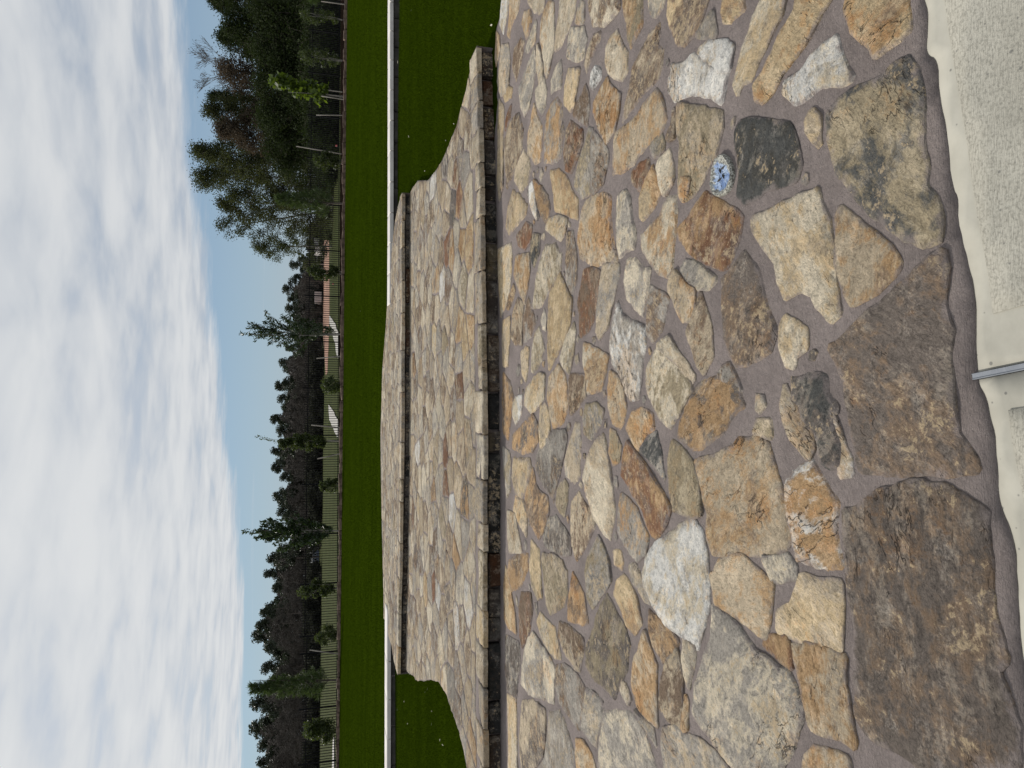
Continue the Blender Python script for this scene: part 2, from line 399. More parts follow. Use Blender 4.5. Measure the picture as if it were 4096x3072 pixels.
# ------------------------------------------------------------------ stones
PAL = dict(T=(204, 183, 150), C=(224, 208, 178), G=(174, 165, 152), B=(142, 118, 94), O=(198, 158, 106), R=(146, 102, 70),
           W=(232, 228, 219), D=(92, 92, 89), K=(122, 110, 100), Y=(218, 190, 142), E=(172, 155, 122))
PAL = {k: np.array(srgb(v)) * 0.80 for k, v in PAL.items()}
PAL = {k: v * 0.80 + v.mean() * 0.20 for k, v in PAL.items()}

def poly_area(p):
    return 0.5 * sum(p[i][0] * p[(i + 1) % len(p)][1] - p[(i + 1) % len(p)][0] * p[i][1] for i in range(len(p)))
def resample(p, step):
    out = []
    for i in range(len(p)):
        a, b = np.array(p[i]), np.array(p[(i + 1) % len(p)])
        n = max(1, int(round(np.linalg.norm(b - a) / step)))
        for k in range(n): out.append(a + (b - a) * k / n)
    return np.array(out)
def chaikin(p, w=0.16):
    p = np.asarray(p); nx = np.roll(p, -1, 0)
    out = np.empty((len(p) * 2, 2)); out[0::2] = p * (1 - w) + nx * w; out[1::2] = p * w + nx * (1 - w)
    return out
def inset_ring(p, d):
    pv, nx = np.roll(p, 1, 0), np.roll(p, -1, 0)
    t = nx - pv; t /= (np.linalg.norm(t, axis=1, keepdims=True) + 1e-9)
    return p + np.stack([-t[:, 1], t[:, 0]], 1) * d
def dist_to_ring(pts, ring):
    a = ring; b = np.roll(ring, -1, 0); ab = b - a
    ap = pts[:, None, :] - a[None]
    t = np.clip((ap * ab).sum(2) / ((ab * ab).sum(1)[None] + 1e-12), 0, 1)
    return np.sqrt((((ap - ab[None] * t[..., None])) ** 2).sum(2)).min(1)
def inside(pts, ring):
    x, y = pts[:, 0], pts[:, 1]; r = np.zeros(len(pts), bool); n = len(ring)
    for i in range(n):
        x1, y1 = ring[i]; x2, y2 = ring[(i + 1) % n]
        c = ((y1 > y) != (y2 > y))
        with np.errstate(divide='ignore', invalid='ignore'):
            r ^= c & (x < (x2 - x1) * (y - y1) / (y2 - y1 + 1e-15) + x1)
    return r

def stone(name, poly, code, parent, z_top, z_bot, step=0.03, jag=0.005, relief=0.004, bevel=0.006, rim=0.045, tilt=0.006, round_w=0.16, label=None, mat=None, grow=0.0, floor=None, tint=1.0, side_rim=1.0):
    """one stone: irregular outline, bevelled rim, uneven top"""
    p = np.array([(v[0], v[1]) for v in poly])
    if poly_area(p) < 0: p = p[::-1]
    area = abs(poly_area(p))
    if area < 0.0012: return None
    p = chaikin(p, round_w)
    p = resample(p, step)
    if grow: p = inset_ring(p, -grow)
    c = p.mean(0); p = p - c
    sd = random.uniform(0, 200)
    for i in range(len(p)):
        nv = noise.noise_vector(Vector((p[i][0] * 14, p[i][1] * 14, sd))); n2 = noise.noise_vector(Vector((p[i][0] * 45, p[i][1] * 45, sd + 9)))
        p[i] += np.array((nv.x, nv.y)) * jag * 1.3 + np.array((n2.x, n2.y)) * jag * 0.7
    b = min(bevel, 0.10 * math.sqrt(area))
    top = inset_ring(p, b)
    g = min(max(math.sqrt(area) / 9, step * 0.9), 0.07)
    mn, mxx = p.min(0), p.max(0)
    xs = np.arange(mn[0] + g / 2, mxx[0], g); ys = np.arange(mn[1] + g / 2, mxx[1], g)
    G = np.array([(x, y) for x in xs for y in ys]) if len(xs) and len(ys) else np.zeros((0, 2))
    if len(G):
        G = G + rng.uniform(-0.28, 0.28, G.shape) * g
        G = G[inside(G, top)]
        if len(G): G = G[dist_to_ring(G, top) > g * 0.45]
    n = len(top)
    allv = [Vector(v) for v in top] + [Vector(v) for v in G]
    try:
        vo, eo, fo, ov, oe, of = delaunay_2d_cdt(allv, [(i, (i + 1) % n) for i in range(n)], [], 1, 1e-5)
    except Exception:
        return None
    tx, ty = random.uniform(-tilt, tilt), random.uniform(-tilt, tilt)
    size = math.sqrt(area)
    V = []; rimv = []
    pts = np.array([(v.x, v.y) for v in vo])
    dd = dist_to_ring(pts, top)
    for (x, y), d in zip(pts, dd):
        z = z_top + tx * x / size + ty * y / size
        z += relief * noise.noise(Vector((x * 6, y * 12, sd))) + relief * 0.55 * noise.noise(Vector((x * 17, y * 30, sd)))
        z -= max(0, 1 - d / 0.03) * relief * 0.4
        if floor is not None: z = max(z, floor + 0.0015 * noise.noise(Vector((x * 9, y * 9, sd))))
        V.append((x, y, z)); rimv.append(max(0.0, 1 - d / rim))
    nt = len(V)
    # map each ring vertex to its CDT vertex
    rmap = {}
    for i, src in enumerate(ov):
        for s_ in src:
            if s_ < n and s_ not in rmap: rmap[s_] = i
    if len(rmap) < n: return None
    F = [tuple(f) for f in fo]
    for k in range(n):
        zt = V[rmap[k]][2]
        V.append((p[k][0], p[k][1], zt - min(b, 0.008) * random.uniform(0.7, 1.4))); rimv.append(side_rim)
    for k in range(n):
        jx = random.uniform(-1, 1) * jag * 0.5
        V.append((p[k][0] + jx, p[k][1] + jx, z_bot)); rimv.append(side_rim)
    for k in range(n):
        k2 = (k + 1) % n
        F.append((rmap[k], nt + k, nt + k2, rmap[k2]))
        F.append((nt + k, nt + n + k, nt + n + k2, nt + k2))
    me = mesh_py(name, V, F)
    me.polygons.foreach_set('use_smooth', [i < len(fo) for i in range(len(me.polygons))])
    at = me.attributes.new('rim', 'FLOAT', 'POINT'); at.data.foreach_set('value', rimv)
    o = link(name, me, mat or M['stone'], parent, (c[0], c[1], 0))
    a, bb = code.split('/')[0], code.split('/')[-1]
    k = random.uniform(0.86, 1.14) * tint
    A = PAL[a] * k
    B = PAL[bb] * k if bb != a else PAL[a] * np.array((0.80, 0.76, 0.70)) * k
    o['tone_a'] = [float(v) for v in A]; o['tone_b'] = [float(v) for v in B]
    if label: o['label'] = label
    return o

# outlines of the paving stones as read off the ground (crop offset, crop scale, then outlines)
OUT = []
def crop(x0, y0, s, txt):
    for ln in txt.strip().split('\n'):
        ln = ln.strip()
        if not ln: continue
        tk = ln.split()
        OUT.append((tk[0], [(x0 + float(a.split(',')[0]) / s, y0 + float(a.split(',')[1]) / s) for a in tk[1:]]))
S1, S2 = 2.0733, 1.930
crop(1950, 0, S1, '''
W/C 125,-40 180,-30 165,130 130,285 100,200 108,90
T/O 190,-40 275,-40 250,110 205,200 185,320 160,290 180,130
C/T 365,-60 480,-60 470,70 430,110 390,95 345,10
T/O 305,90 350,80 370,150 350,240 325,330 300,260 280,200
C/O 510,0 550,30 555,250 548,400 520,560 490,650 465,480 440,330 440,200 470,80
T/C 610,-60 740,-60 720,120 660,270 600,400 560,420 570,270 590,120
T/G 775,10 800,30 805,150 790,190 735,180 745,100
C/B 825,-70 1095,-70 1100,60 1060,120 965,215 870,200 840,110
E/O 1115,-60 1285,-60 1285,200 1240,290 1190,400 1165,330 1150,200 1120,80
G/C 690,240 800,230 825,330 800,480 750,510 660,470 670,330
B/T 880,290 935,270 930,330 880,430 840,540 820,610 800,530 830,400
C/T 1080,250 1090,290 1120,370 1160,440 1160,600 1120,660 1050,650 1000,600 975,500 985,390 1020,310
T/B 1430,190 1435,290 1410,360 1455,420 1450,540 1420,650 1330,740 1230,860 1120,1010 1130,900 1170,750 1210,560 1290,380 1340,280
Y/B 1510,-70 1850,-70 1800,90 1740,250 1640,370 1580,360 1520,230 1495,110
G/G 1870,100 1890,230 1900,300 1770,310 1740,290 1800,200
Y/O 1960,-70 2130,-70 2130,80 2020,180 1960,190 1935,110
G/C 1345,-60 1480,-60 1455,60 1405,140 1340,90
W/T 1745,425 1830,350 1980,345 2035,400 2010,580 1960,592 1880,555 1800,485
W/W 1520,535 1610,540 1700,450 1780,495 1860,575 1940,622 1990,612 1975,720 1945,855 1850,790 1700,770 1550,830 1505,750 1500,660 1530,600
G/C 400,170 410,210 395,340 340,430 310,420 360,280
B/T 275,320 310,350 280,520 240,680 210,560 225,400
T/G 115,380 175,370 190,500 180,680 150,780 110,790 85,700 100,520
T/O 75,260 100,310 105,410 75,550 62,480
G/C 390,390 403,560 378,740 340,900 310,960 280,880 260,750 300,620
T/C 415,370 440,430 465,560 455,700 430,690 408,560
C/G 470,650 490,760 480,880 450,950 415,870 400,760 430,700
C/G 610,500 620,600 610,720 530,765 525,680 560,570
Y/T 670,575 765,575 750,700 720,870 690,920 640,860 640,730
W/D 890,540 940,570 940,640 880,740 850,700 860,600
B/G 815,700 840,780 845,900 830,1040 770,1000 710,950 730,880 790,780
O/C 990,650 1040,740 1105,790 1095,890 1060,1080 985,1185 930,1080 880,930 880,860 940,740
T/O 1400,740 1440,800 1470,900 1480,1000 1430,1120 1310,1210 1210,1360 1110,1430 1040,1440 1040,1300 1060,1110 1200,1000 1310,850
Y/O 175,720 210,740 200,800 150,840 140,800
Y/T 92,820 138,900 140,1000 127,1120 130,1300 132,1550 100,1659 82,1500 87,1100
R/B 200,870 190,960 160,1040 148,1090 150,1000 175,910
T/B 265,950 295,1080 290,1220 250,1350 200,1480 165,1560 145,1400 140,1160 180,1030 230,960
O/T 385,850 415,960 450,1040 455,1200 440,1340 400,1360 335,1270 340,1100 365,960
O/G 580,800 620,900 630,1100 610,1310 540,1360 470,1350 475,1150 490,950 530,860
R/B 690,1010 790,1080 790,1180 740,1330 700,1430 650,1410 635,1250 650,1080
G/E 840,1060 875,1080 850,1180 852,1350 850,1600 780,1640 720,1520 760,1320 810,1200
G/B 890,1100 1000,1250 1000,1340 960,1520 870,1620 862,1400 860,1180
T/B 1540,900 1560,1000 1555,1130 1515,1165 1490,1130 1530,1050
G/E 1440,1110 1470,1180 1460,1250 1390,1300 1360,1220 1400,1160
R/B 1330,1310 1350,1380 1320,1480 1260,1570 1210,1500 1210,1420 1260,1360
O/Y 1370,1380 1430,1500 1445,1600 1380,1720 1290,1830 1265,1790 1260,1650 1290,1520
C/T 1510,1240 1545,1380 1545,1500 1480,1620 1440,1530 1410,1400 1430,1310
E/T 1580,870 1780,900 1950,930 1950,1060 1900,1250 1810,1450 1720,1600 1640,1659 1600,1600 1590,1400 1600,1200 1570,1050
T/E 300,1240 340,1300 360,1400 330,1530 280,1600 220,1500 230,1400
''')
crop(1950, 750, S1, '''
Y/T 210,25 260,60 330,150 320,220 240,320 180,390 155,330 170,150
W/C 345,-20 370,-40 410,150 425,260 395,230 350,120
O/B 385,-60 450,0 500,80 520,180 490,300 450,240 420,150
Y/O 520,-130 590,-150 660,-80 700,20 750,110 750,265 640,215 560,190 550,60
Y/C 600,235 665,270 640,390 605,440 480,340 510,260
R/B 320,290 370,320 360,440 310,510 260,480 245,400
D/E 380,390 440,400 430,540 385,660 355,560 360,470
Y/C 195,460 205,560 190,820 150,980 110,1070 98,900 88,700 88,520
O/T 240,565 345,550 355,680 330,850 310,960 280,900 215,720
E/C 480,480 560,470 615,560 610,680 520,850 450,990 370,1000 400,820 430,640
G/B 660,380 710,365 745,600 740,780 700,880 655,780 650,600
O/T 850,80 960,35 1025,80 1020,240 1040,450 1080,610 960,640 880,650 770,590 745,440 760,270 800,130
G/C 1090,60 1150,30 1180,100 1200,250 1225,380 1220,500 1150,530 1090,590 1070,400 1070,200
C/O 1485,90 1560,70 1570,180 1560,380 1535,680 1500,750 1420,720 1340,620 1280,520 1270,400 1330,330 1420,240
O/R 1800,40 1900,100 2060,190 2110,240 2090,400 2050,520 1990,650 1940,680 1800,610 1670,530 1600,430 1590,350 1680,230
T/O 1590,-80 1680,-60 1660,60 1630,110 1590,40
B/R 800,690 870,670 935,700 930,840 900,1060 840,1180 770,1240 765,1080 750,950 780,800
T/G 960,650 1090,640 1095,720 1040,950 1000,1150 930,1250 910,1190 920,1000 945,800
C/G 1160,600 1230,600 1290,680 1350,680 1330,850 1290,1080 1240,1020 1150,920 1130,780
G/B 1350,820 1430,860 1510,915 1470,1080 1440,1200 1370,1280 1330,1200 1330,1000
G/C 1640,610 1720,620 1800,690 1900,760 1830,840 1740,840 1650,770 1600,680
O/T 1560,700 1640,800 1720,860 1720,970 1680,1100 1620,1110 1560,980 1510,830 1520,740
K/B 2110,540 2135,520 2260,700 2330,1020 2395,1190 2340,1345 2160,1480 2060,1490 1990,1380 1960,1200 1940,1000 1940,760
Y/Y 600,710 640,800 700,930 690,1100 640,1240 580,1380 510,1510 500,1300 505,1050 520,880
B/O 215,800 230,850 210,930 180,1010 160,1000 180,900
T/B 250,920 300,960 290,1100 290,1300 230,1300 195,1240 210,1050
B/G 340,900 370,1000 400,1130 360,1240 300,1290 295,1100 310,980
C/G 470,1010 490,1090 485,1180 460,1170 445,1100
C/E 430,1150 475,1330 450,1430 390,1530 360,1530 365,1350 390,1200
Y/T 190,1070 185,1250 170,1480 130,1480 122,1300 127,1110
T/Y 320,1320 345,1330 340,1480 320,1610 290,1560 275,1370
C/E 720,1120 730,1200 710,1400 680,1540 640,1500 610,1420 650,1250
G/W 1085,950 1115,1060 1210,1115 1310,1170 1310,1280 1285,1480 1280,1620 1250,1750 1190,1770 1150,1700 1100,1560 1030,1450 1020,1300 1040,1130
C/O 800,1290 900,1340 1000,1400 980,1520 945,1680 830,1705 820,1560 795,1420
T/C 1500,1240 1520,1260 1560,1340 1640,1440 1720,1580 1695,1615 1565,1450 1415,1315
T/B 1770,870 1850,1150 1870,1400 1800,1550 1760,1480 1690,1300 1650,1200 1700,1080
G/B 2010,1450 2060,1560 2110,1690 1970,1600 1920,1560 1950,1490
''')
crop(1950, 1500, S1, '''
T/O 1020,-30 1090,20 1130,120 1150,250 1130,380 1100,440 1040,400 1005,260 1000,100
E/C 1405,-225 1475,-175 1570,-85 1690,65 1690,120 1600,300 1520,430 1430,370 1340,170 1310,80 1320,-60
O/K 1750,70 1900,10 2020,0 2080,60 2130,250 2040,330 1960,480 1770,610 1700,610 1580,520 1590,400 1640,260
O/T 590,-80 640,0 665,150 675,260 630,390 545,445 520,330 495,180 510,20
B/T 690,0 810,0 815,180 720,300 690,320 680,180 670,60
C/Y 420,-10 475,0 470,180 420,270 365,315 310,240 320,130
O/B 130,-20 190,60 215,180 190,400 170,540 133,480 125,200
W/C 235,180 290,170 280,320 235,410 215,340 215,250
O/K 380,330 420,420 420,540 370,630 290,650 210,600 205,510 270,440
Y/T 440,260 480,230 510,330 520,450 490,560 445,600 430,450
G/K 540,470 650,460 660,520 630,680 580,900 540,1010 470,930 400,780 410,680 450,560
T/G 730,390 765,400 780,560 770,700 770,830 720,900 650,830 640,700 690,520
E/G 820,250 900,240 965,290 940,400 860,530 800,480 795,350
C/T 960,490 990,600 1010,740 1040,950 1055,1150 1020,1360 960,1310 890,1190 820,950 800,840 830,700 880,580
E/O 1020,460 1060,480 1110,600 1090,700 1045,740 1012,640
O/T 1200,310 1290,280 1370,330 1380,430 1310,500 1250,620 1230,600 1150,440
D/G 1400,470 1440,650 1470,860 1420,800 1330,690 1260,630 1300,540
O/R 1160,560 1260,680 1340,790 1420,930 1490,1050 1525,1100 1480,1250 1400,1360 1350,1310 1280,1100 1200,980 1110,830 1120,700
E/E 1530,550 1600,600 1700,720 1750,900 1780,1150 1700,1170 1540,1110 1510,900 1500,700
W/C 1700,1185 1780,1290 1810,1420 1830,1600 1840,1880 1795,2080 1735,2260 1640,2180 1480,2060 1380,1910 1310,1750 1290,1630 1340,1510 1400,1400 1540,1300
G/O 1110,990 1180,1040 1240,1120 1290,1230 1335,1340 1320,1480 1240,1540 1180,1470 1130,1380 1085,1300 1090,1120
B/T 760,970 800,1050 880,1160 890,1250 840,1360 780,1480 740,1530 700,1400 690,1200 700,1060
Y/T 220,690 350,700 370,780 340,900 280,1020 230,990 200,850
E/T 640,870 670,920 660,1060 640,1180 570,1080 580,950
B/O 380,770 400,900 430,960 500,1020 510,1130 470,1280 430,1360 370,1250 320,1090 310,1000
K/G 570,1170 620,1240 690,1360 690,1480 620,1490 480,1420 460,1350 500,1200
Y/T 230,1010 300,1050 330,1150 325,1340 270,1250 215,1120
C/T 170,1130 230,1150 260,1330 290,1470 180,1470 165,1300
Y/E 365,1370 430,1450 440,1600 450,1840 420,1860 370,1750 350,1600
E/T 460,1480 560,1500 620,1550 660,1640 665,1800 645,1900 520,1980 490,1900 465,1700 455,1550
O/B 250,1490 335,1480 340,1600 280,1750 200,1800 160,1620 180,1540
E/G 920,1340 970,1440 1010,1560 1025,1700 980,1780 870,1930 830,1850 810,1640 830,1520
Y/T 1045,1460 1110,1470 1125,1550 1110,1610 1060,1560
T/G 1180,1570 1230,1555 1260,1620 1320,1760 1360,1900 1300,1880 1200,1720 1170,1620
G/E 180,640 195,700 190,960 165,1010 135,800 130,600
''')
crop(1950, 2272, S1, '''
Y/O 1130,60 1170,110 1240,260 1280,460 1220,545 1150,470 1110,340 1050,220 1070,120
O/B 710,40 760,150 800,220 835,455 780,465 670,430 670,280 690,150
E/K 945,300 990,220 1040,290 1080,390 1150,520 1180,640 1150,850 1110,950 1060,1070 980,1000 890,930 820,820 810,680 870,540 890,430
B/T 600,450 680,480 760,560 800,600 790,720 770,850 730,830 650,700 590,560
Y/C 440,370 500,440 560,500 590,620 610,745 560,740 470,620 410,450
B/R 280,200 360,210 375,330 350,530 290,660 270,560 260,330
O/Y 150,-20 180,120 230,380 240,540 170,490 140,420 135,150
C/G 380,530 440,620 530,760 560,850 550,1120 460,1080 340,1040 280,950 295,750 340,590
K/G 150,560 260,620 272,760 255,900 240,1070 170,1020 148,850
G/B 570,810 640,800 740,880 810,1000 790,1200 760,1340 700,1260 600,1120 570,1000
T/C 1120,950 1150,980 1190,1080 1170,1120 1120,1050 1100,1000
O/T 1310,520 1360,680 1400,800 1400,1000 1400,1200 1410,1310 1340,1250 1250,1150 1210,980 1220,800 1260,680
B/O 1340,350 1420,420 1490,480 1590,600 1570,660 1500,740 1460,780 1380,640 1340,510
B/T 1575,680 1610,830 1620,1050 1590,1320 1500,1260 1425,1150 1440,950 1480,790
T/C 1620,570 1660,610 1730,660 1710,800 1670,1000 1640,900 1610,720
O/T 1640,1060 1660,1100 1660,1320 1620,1340 1610,1200
G/T 1460,1330 1560,1320 1640,1390 1760,1420 1880,1520 2010,1690 1480,1690 1460,1500
G/C 960,1180 1060,1180 1180,1190 1250,1250 1320,1400 1370,1530 1410,1690 910,1690 920,1500 945,1350
T/G 1225,1185 1280,1250 1380,1325 1400,1480 1350,1400 1280,1290
G/T 820,1010 900,1050 960,1110 940,1290 905,1490 860,1450 770,1330 790,1180
O/T 740,1430 800,1440 870,1560 905,1690 750,1690 730,1560
G/G 510,1200 600,1190 640,1260 680,1400 730,1560 735,1690 400,1690 470,1580 490,1400
T/K 290,1110 370,1100 430,1140 480,1180 485,1350 465,1550 400,1640 280,1690 265,1400
Y/C 165,1050 238,1090 243,1350 250,1690 178,1690 172,1300
''')
crop(2950, 0, S2, '''
C/Y 220,-40 380,-40 340,110 260,260 160,470 110,610 40,640 0,730 -20,640 10,520 40,370 90,240 130,120
Y/O 470,-40 740,-40 650,100 560,280 460,420 350,560 280,700 200,790 140,760 130,660 200,560 270,420 330,250 410,160 450,90
W/C 760,270 800,420 830,540 890,610 800,650 650,660 540,750 450,800 370,710 380,640 480,560 560,450 660,350
Y/O 855,-50 1290,-50 1310,60 1330,220 1260,300 1130,380 1060,440 1000,330 900,240 870,150 840,60
E/D 1320,450 1380,540 1410,680 1430,850 1420,1050 1450,1250 1450,1440 1540,1540 1570,1740 1540,1870 1440,1890 1300,1840 1180,1740 1050,1630 930,1530 860,1420 780,1330 735,1180 715,1020 700,890 780,790 930,690 1080,610 1200,520
D/D 10,950 100,930 280,950 400,960 430,1020 470,1150 490,1270 460,1380 330,1430 210,1470 140,1530 60,1560 10,1500 20,1350 -10,1150 -10,1020
T/Y 590,850 630,900 635,1130 590,1080 540,1000 530,920
''')
crop(2950, 750, S2, '''
C/Y 620,20 640,120 700,240 720,420 760,600 740,700 770,860 790,960 720,1030 620,920 580,820 500,790 370,850 310,720 290,580 200,450 130,330 120,240 250,180 450,80
T/O 800,150 930,265 1080,390 1200,510 1255,600 1200,680 1080,800 890,900 850,820 810,700 775,570 790,350 765,220
K/B 1590,490 1610,620 1595,780 1600,960 1650,1110 1625,1280 1640,1500 1670,1700 1700,1900 1830,2080 1850,2180 1600,2210 1250,2200 960,2195 930,2050 890,1850 850,1650 840,1500 760,1330 720,1230 830,1150 990,990 1150,860 1300,730 1430,600
C/Y 370,1000 440,1040 530,1100 530,1230 460,1290 430,1390 380,1380 330,1230 325,1080
''')
crop(2950, 1500, S2, '''
D/K 410,30 530,10 680,20 700,150 770,270 720,290 740,380 790,540 770,700 720,720 640,660 620,500 600,440 510,350 470,240 415,190
T/W 735,300 785,400 825,550 870,660 880,770 790,770 795,640 790,500
T/G 370,80 400,150 400,210 455,260 490,360 580,450 585,560 550,640 490,570 420,480 360,360 340,220
T/E 250,340 265,480 210,480 130,440 150,360
O/W 590,670 640,760 720,900 790,1000 770,1120 770,1250 800,1500 700,1500 570,1450 450,1430 420,1250 380,1050 370,850 430,750
K/B 1150,880 1380,840 1580,860 1700,910 1910,1050 1930,1250 1950,1500 1960,1800 2050,2130 2085,2190 2020,2260 2090,2480 2150,2700 2160,3040 1450,3040 1300,2930 1050,2810 950,2700 920,2580 950,2450 930,2200 930,2050 890,1800 860,1600 860,1400 830,1250 835,1060 1000,980
G/C 200,1420 390,1400 450,1480 450,1560 310,1600 270,1580
''')
crop(2950, 2272, S2, '''
Y/T 490,60 700,110 800,110 800,400 800,630 760,660 550,580 380,520 310,480 320,340 410,290 460,150
O/T 430,610 530,590 700,640 830,690 830,900 860,1050 910,1330 900,1380 800,1320 560,1230 510,1000 470,800
O/R 270,530 380,540 410,640 420,770 330,720 205,590 220,540
O/T 600,1390 700,1410 850,1470 890,1600 510,1600 520,1470
''')
OUT.append(('T/O', [(2779.6, 1847), (2842, 1833), (2914.6, 1799), (2958, 1760), (3017, 1754), (3074, 1774.6), (3090, 1852), (3126, 1966), (3142, 2028), (3162, 2168), (3142, 2199), (3069, 2220), (2996.6, 2212), (2953, 2190), (2890.5, 2218.7), (2852, 2214), (2828, 2151), (2832.6, 2054.7), (2808.5, 1958)]))
OUT.append(('G/C', [(2852, 2424), (2895, 2455), (2958, 2508), (3017, 2603.6), (3100, 2655), (3157, 2702), (3188, 2759), (3209, 2826), (3211.7, 2868), (3188, 2919.7), (3167.6, 2997), (3121, 3090), (2953, 3090), (2890.5, 3014.8), (2852, 2957), (2799, 2894), (2772, 2846), (2779.6, 2778), (2813, 2648), (2847, 2542)]))
OUT.append(('T/O', [(2852, 2300), (2876, 2243), (2943.6, 2218.7), (2965.5, 2222), (3017, 2267), (3090, 2334), (3079.5, 2453), (3061, 2554), (2986, 2495), (2910, 2436), (2861.6, 2412), (2844.7, 2296)]))

# --- levels
Z1, Z2, ZL, ZCAP = 0.159, 0.286, 0.272, 0.305

# outline of the lower paving
def P0(pts, z): return [on_z(x, y, z) for x, y in pts]
RISER1 = [(1900, 120), (1907, 183), (1913, 424), (1920, 700), (1925, 1000), (1929, 1400), (1934, 1700), (1934, 2300), (1934, 2800), (1936, 3072), (1939, 3500)]
RISER2 = [(1609, 771), (1608, 1000), (1608, 1500), (1605, 1900), (1600, 2250), (1595, 2450), (1591, 2700)]
CONC = [(3560, -1100), (3640, -330), (3691, 0), (3711, 109), (3699, 218), (3748, 240), (3748, 357), (3774, 466), (3789, 560), (3805, 746), (3831, 802), (3841, 968), (3867, 1040), (3898, 1164), (3906, 1294), (3898, 1398), (3908, 1527), (3934, 1578), (3965, 1681), (3981, 1790), (3997, 1966), (4012, 2044), (4048, 2122), (4059, 2277), (4064, 2375), (4079, 2531), (4096, 2660), (4180, 3150), (4230, 3500), (4330, 4300)]

r1 = P0(RISER1, Z1); r2 = P0(RISER2, Z2)
conc = P0(CONC, 0.0)
def soften(pts, src):
    """trowelled edge: cut the corners and let the line wander a little"""
    P = [(Vector((p.x, p.y, 0)), c[1]) for p, c in zip(pts, src)]
    for _ in range(2):
        Q = [P[0]]
        for (a, ya), (b, yb) in zip(P[:-1], P[1:]):
            Q += [(a.lerp(b, 0.25), ya + (yb - ya) * 0.25), (a.lerp(b, 0.75), ya + (yb - ya) * 0.75)]
        P = Q + [P[-1]]
    out = []
    for p, y in P:
        v = noise.noise_vector(Vector((p.x * 16, p.y * 16, 4)))
        out.append((Vector((p.x + v.x * 0.008, p.y + v.y * 0.008, 0)), y))
    return [p for p, y in out], [(0, y) for p, y in out]
conc, CONC = soften(conc, CONC)

# ------------------------------------------------------------------ lower paving
def grid_sheet(name, ring, step, zf, mat, parent=None, kind=None, skirt=None):
    ring = np.array([(p[0], p[1]) for p in ring])
    if poly_area(ring) < 0: ring = ring[::-1]
    ring = resample(ring, step)
    mn, mxx = ring.min(0), ring.max(0)
    G = np.array([(x, y) for x in np.arange(mn[0], mxx[0], step) for y in np.arange(mn[1], mxx[1], step)])
    G = G + rng.uniform(-0.2, 0.2, G.shape) * step
    G = G[inside(G, ring)]
    G = G[dist_to_ring(G, ring) > step * 0.4]
    n = len(ring)
    vo, eo, fo, ov, oe, of = delaunay_2d_cdt([Vector(v) for v in ring] + [Vector(v) for v in G], [(i, (i + 1) % n) for i in range(n)], [], 1, 1e-5)
    V = [(v.x, v.y, zf(v.x, v.y)) for v in vo]; F = [tuple(f) for f in fo]
    nf = len(F)
    if skirt is not None:
        rmap = {}
        for i, src in enumerate(ov):
            for s_ in src:
                if s_ < n and s_ not in rmap: rmap[s_] = i
        base = len(V)
        for k in range(n):
            x, y = ring[k]; V.append((x, y, skirt))
        for k in range(n):
            k2 = (k + 1) % n
            if k in rmap and k2 in rmap: F.append((rmap[k], base + k, base + k2, rmap[k2]))
    me = mesh_py(name, V, F)
    me.polygons.foreach_set('use_smooth', [i < nf for i in range(len(me.polygons))])
    o = link(name, me, mat, parent)
    if kind: o['kind'] = kind
    return o

def zm(x, y):
    return -0.002 + 0.002 * noise.noise(Vector((x * 3, y * 3, 5))) + 0.0015 * noise.noise(Vector((x * 11, y * 11, 5)))

right_edge = P0([(2230, -1250), (2120, -520), (2045, -230), (2010, 0), (1998, 70), (1980, 130), (1966, 190)], 0.0)
left_far = on_z(1998, 3900, 0.0)
rb = on_z(1975, 183, 0.0)
pave_ring = [c for c in conc] + [left_far] + [Vector((p.x, p.y + 0.10, 0)) for p in reversed(r1[1:-1])] + [rb] + list(reversed(right_edge))
paving = grid_sheet('flagstone_paving', pave_ring, 0.07, zm, M['mortar'], kind='structure', skirt=-0.06)
tag(paving, 'irregular flagstone paving set in grey mortar in the foreground')

polys = []
for code, pts in OUT:
    w = P0(pts, 0.0)
    polys.append((code, w))
cents = []
for code, w in polys:
    ar = abs(poly_area(w))
    hi = random.choice([0.003, 0.0035, 0.004, 0.005, 0.006, 0.009])
    big = ar > 0.12
    dist = np.mean([p.y for p in w])
    if ar > 0.22: hi = 0.008
    stone('flagstone', w, code, paving, hi, -0.012, step=0.022 if dist < 4 else 0.03, jag=0.007 if big else 0.005,
          relief=0.010 if big else 0.006, bevel=random.choice([0.002, 0.003, 0.004, 0.006, 0.014]), rim=0.10 if big else 0.055, tilt=0.008, round_w=0.015, grow=0.013, floor=0.0024)
    cents.append(np.mean([(p.x, p.y) for p in w], 0))

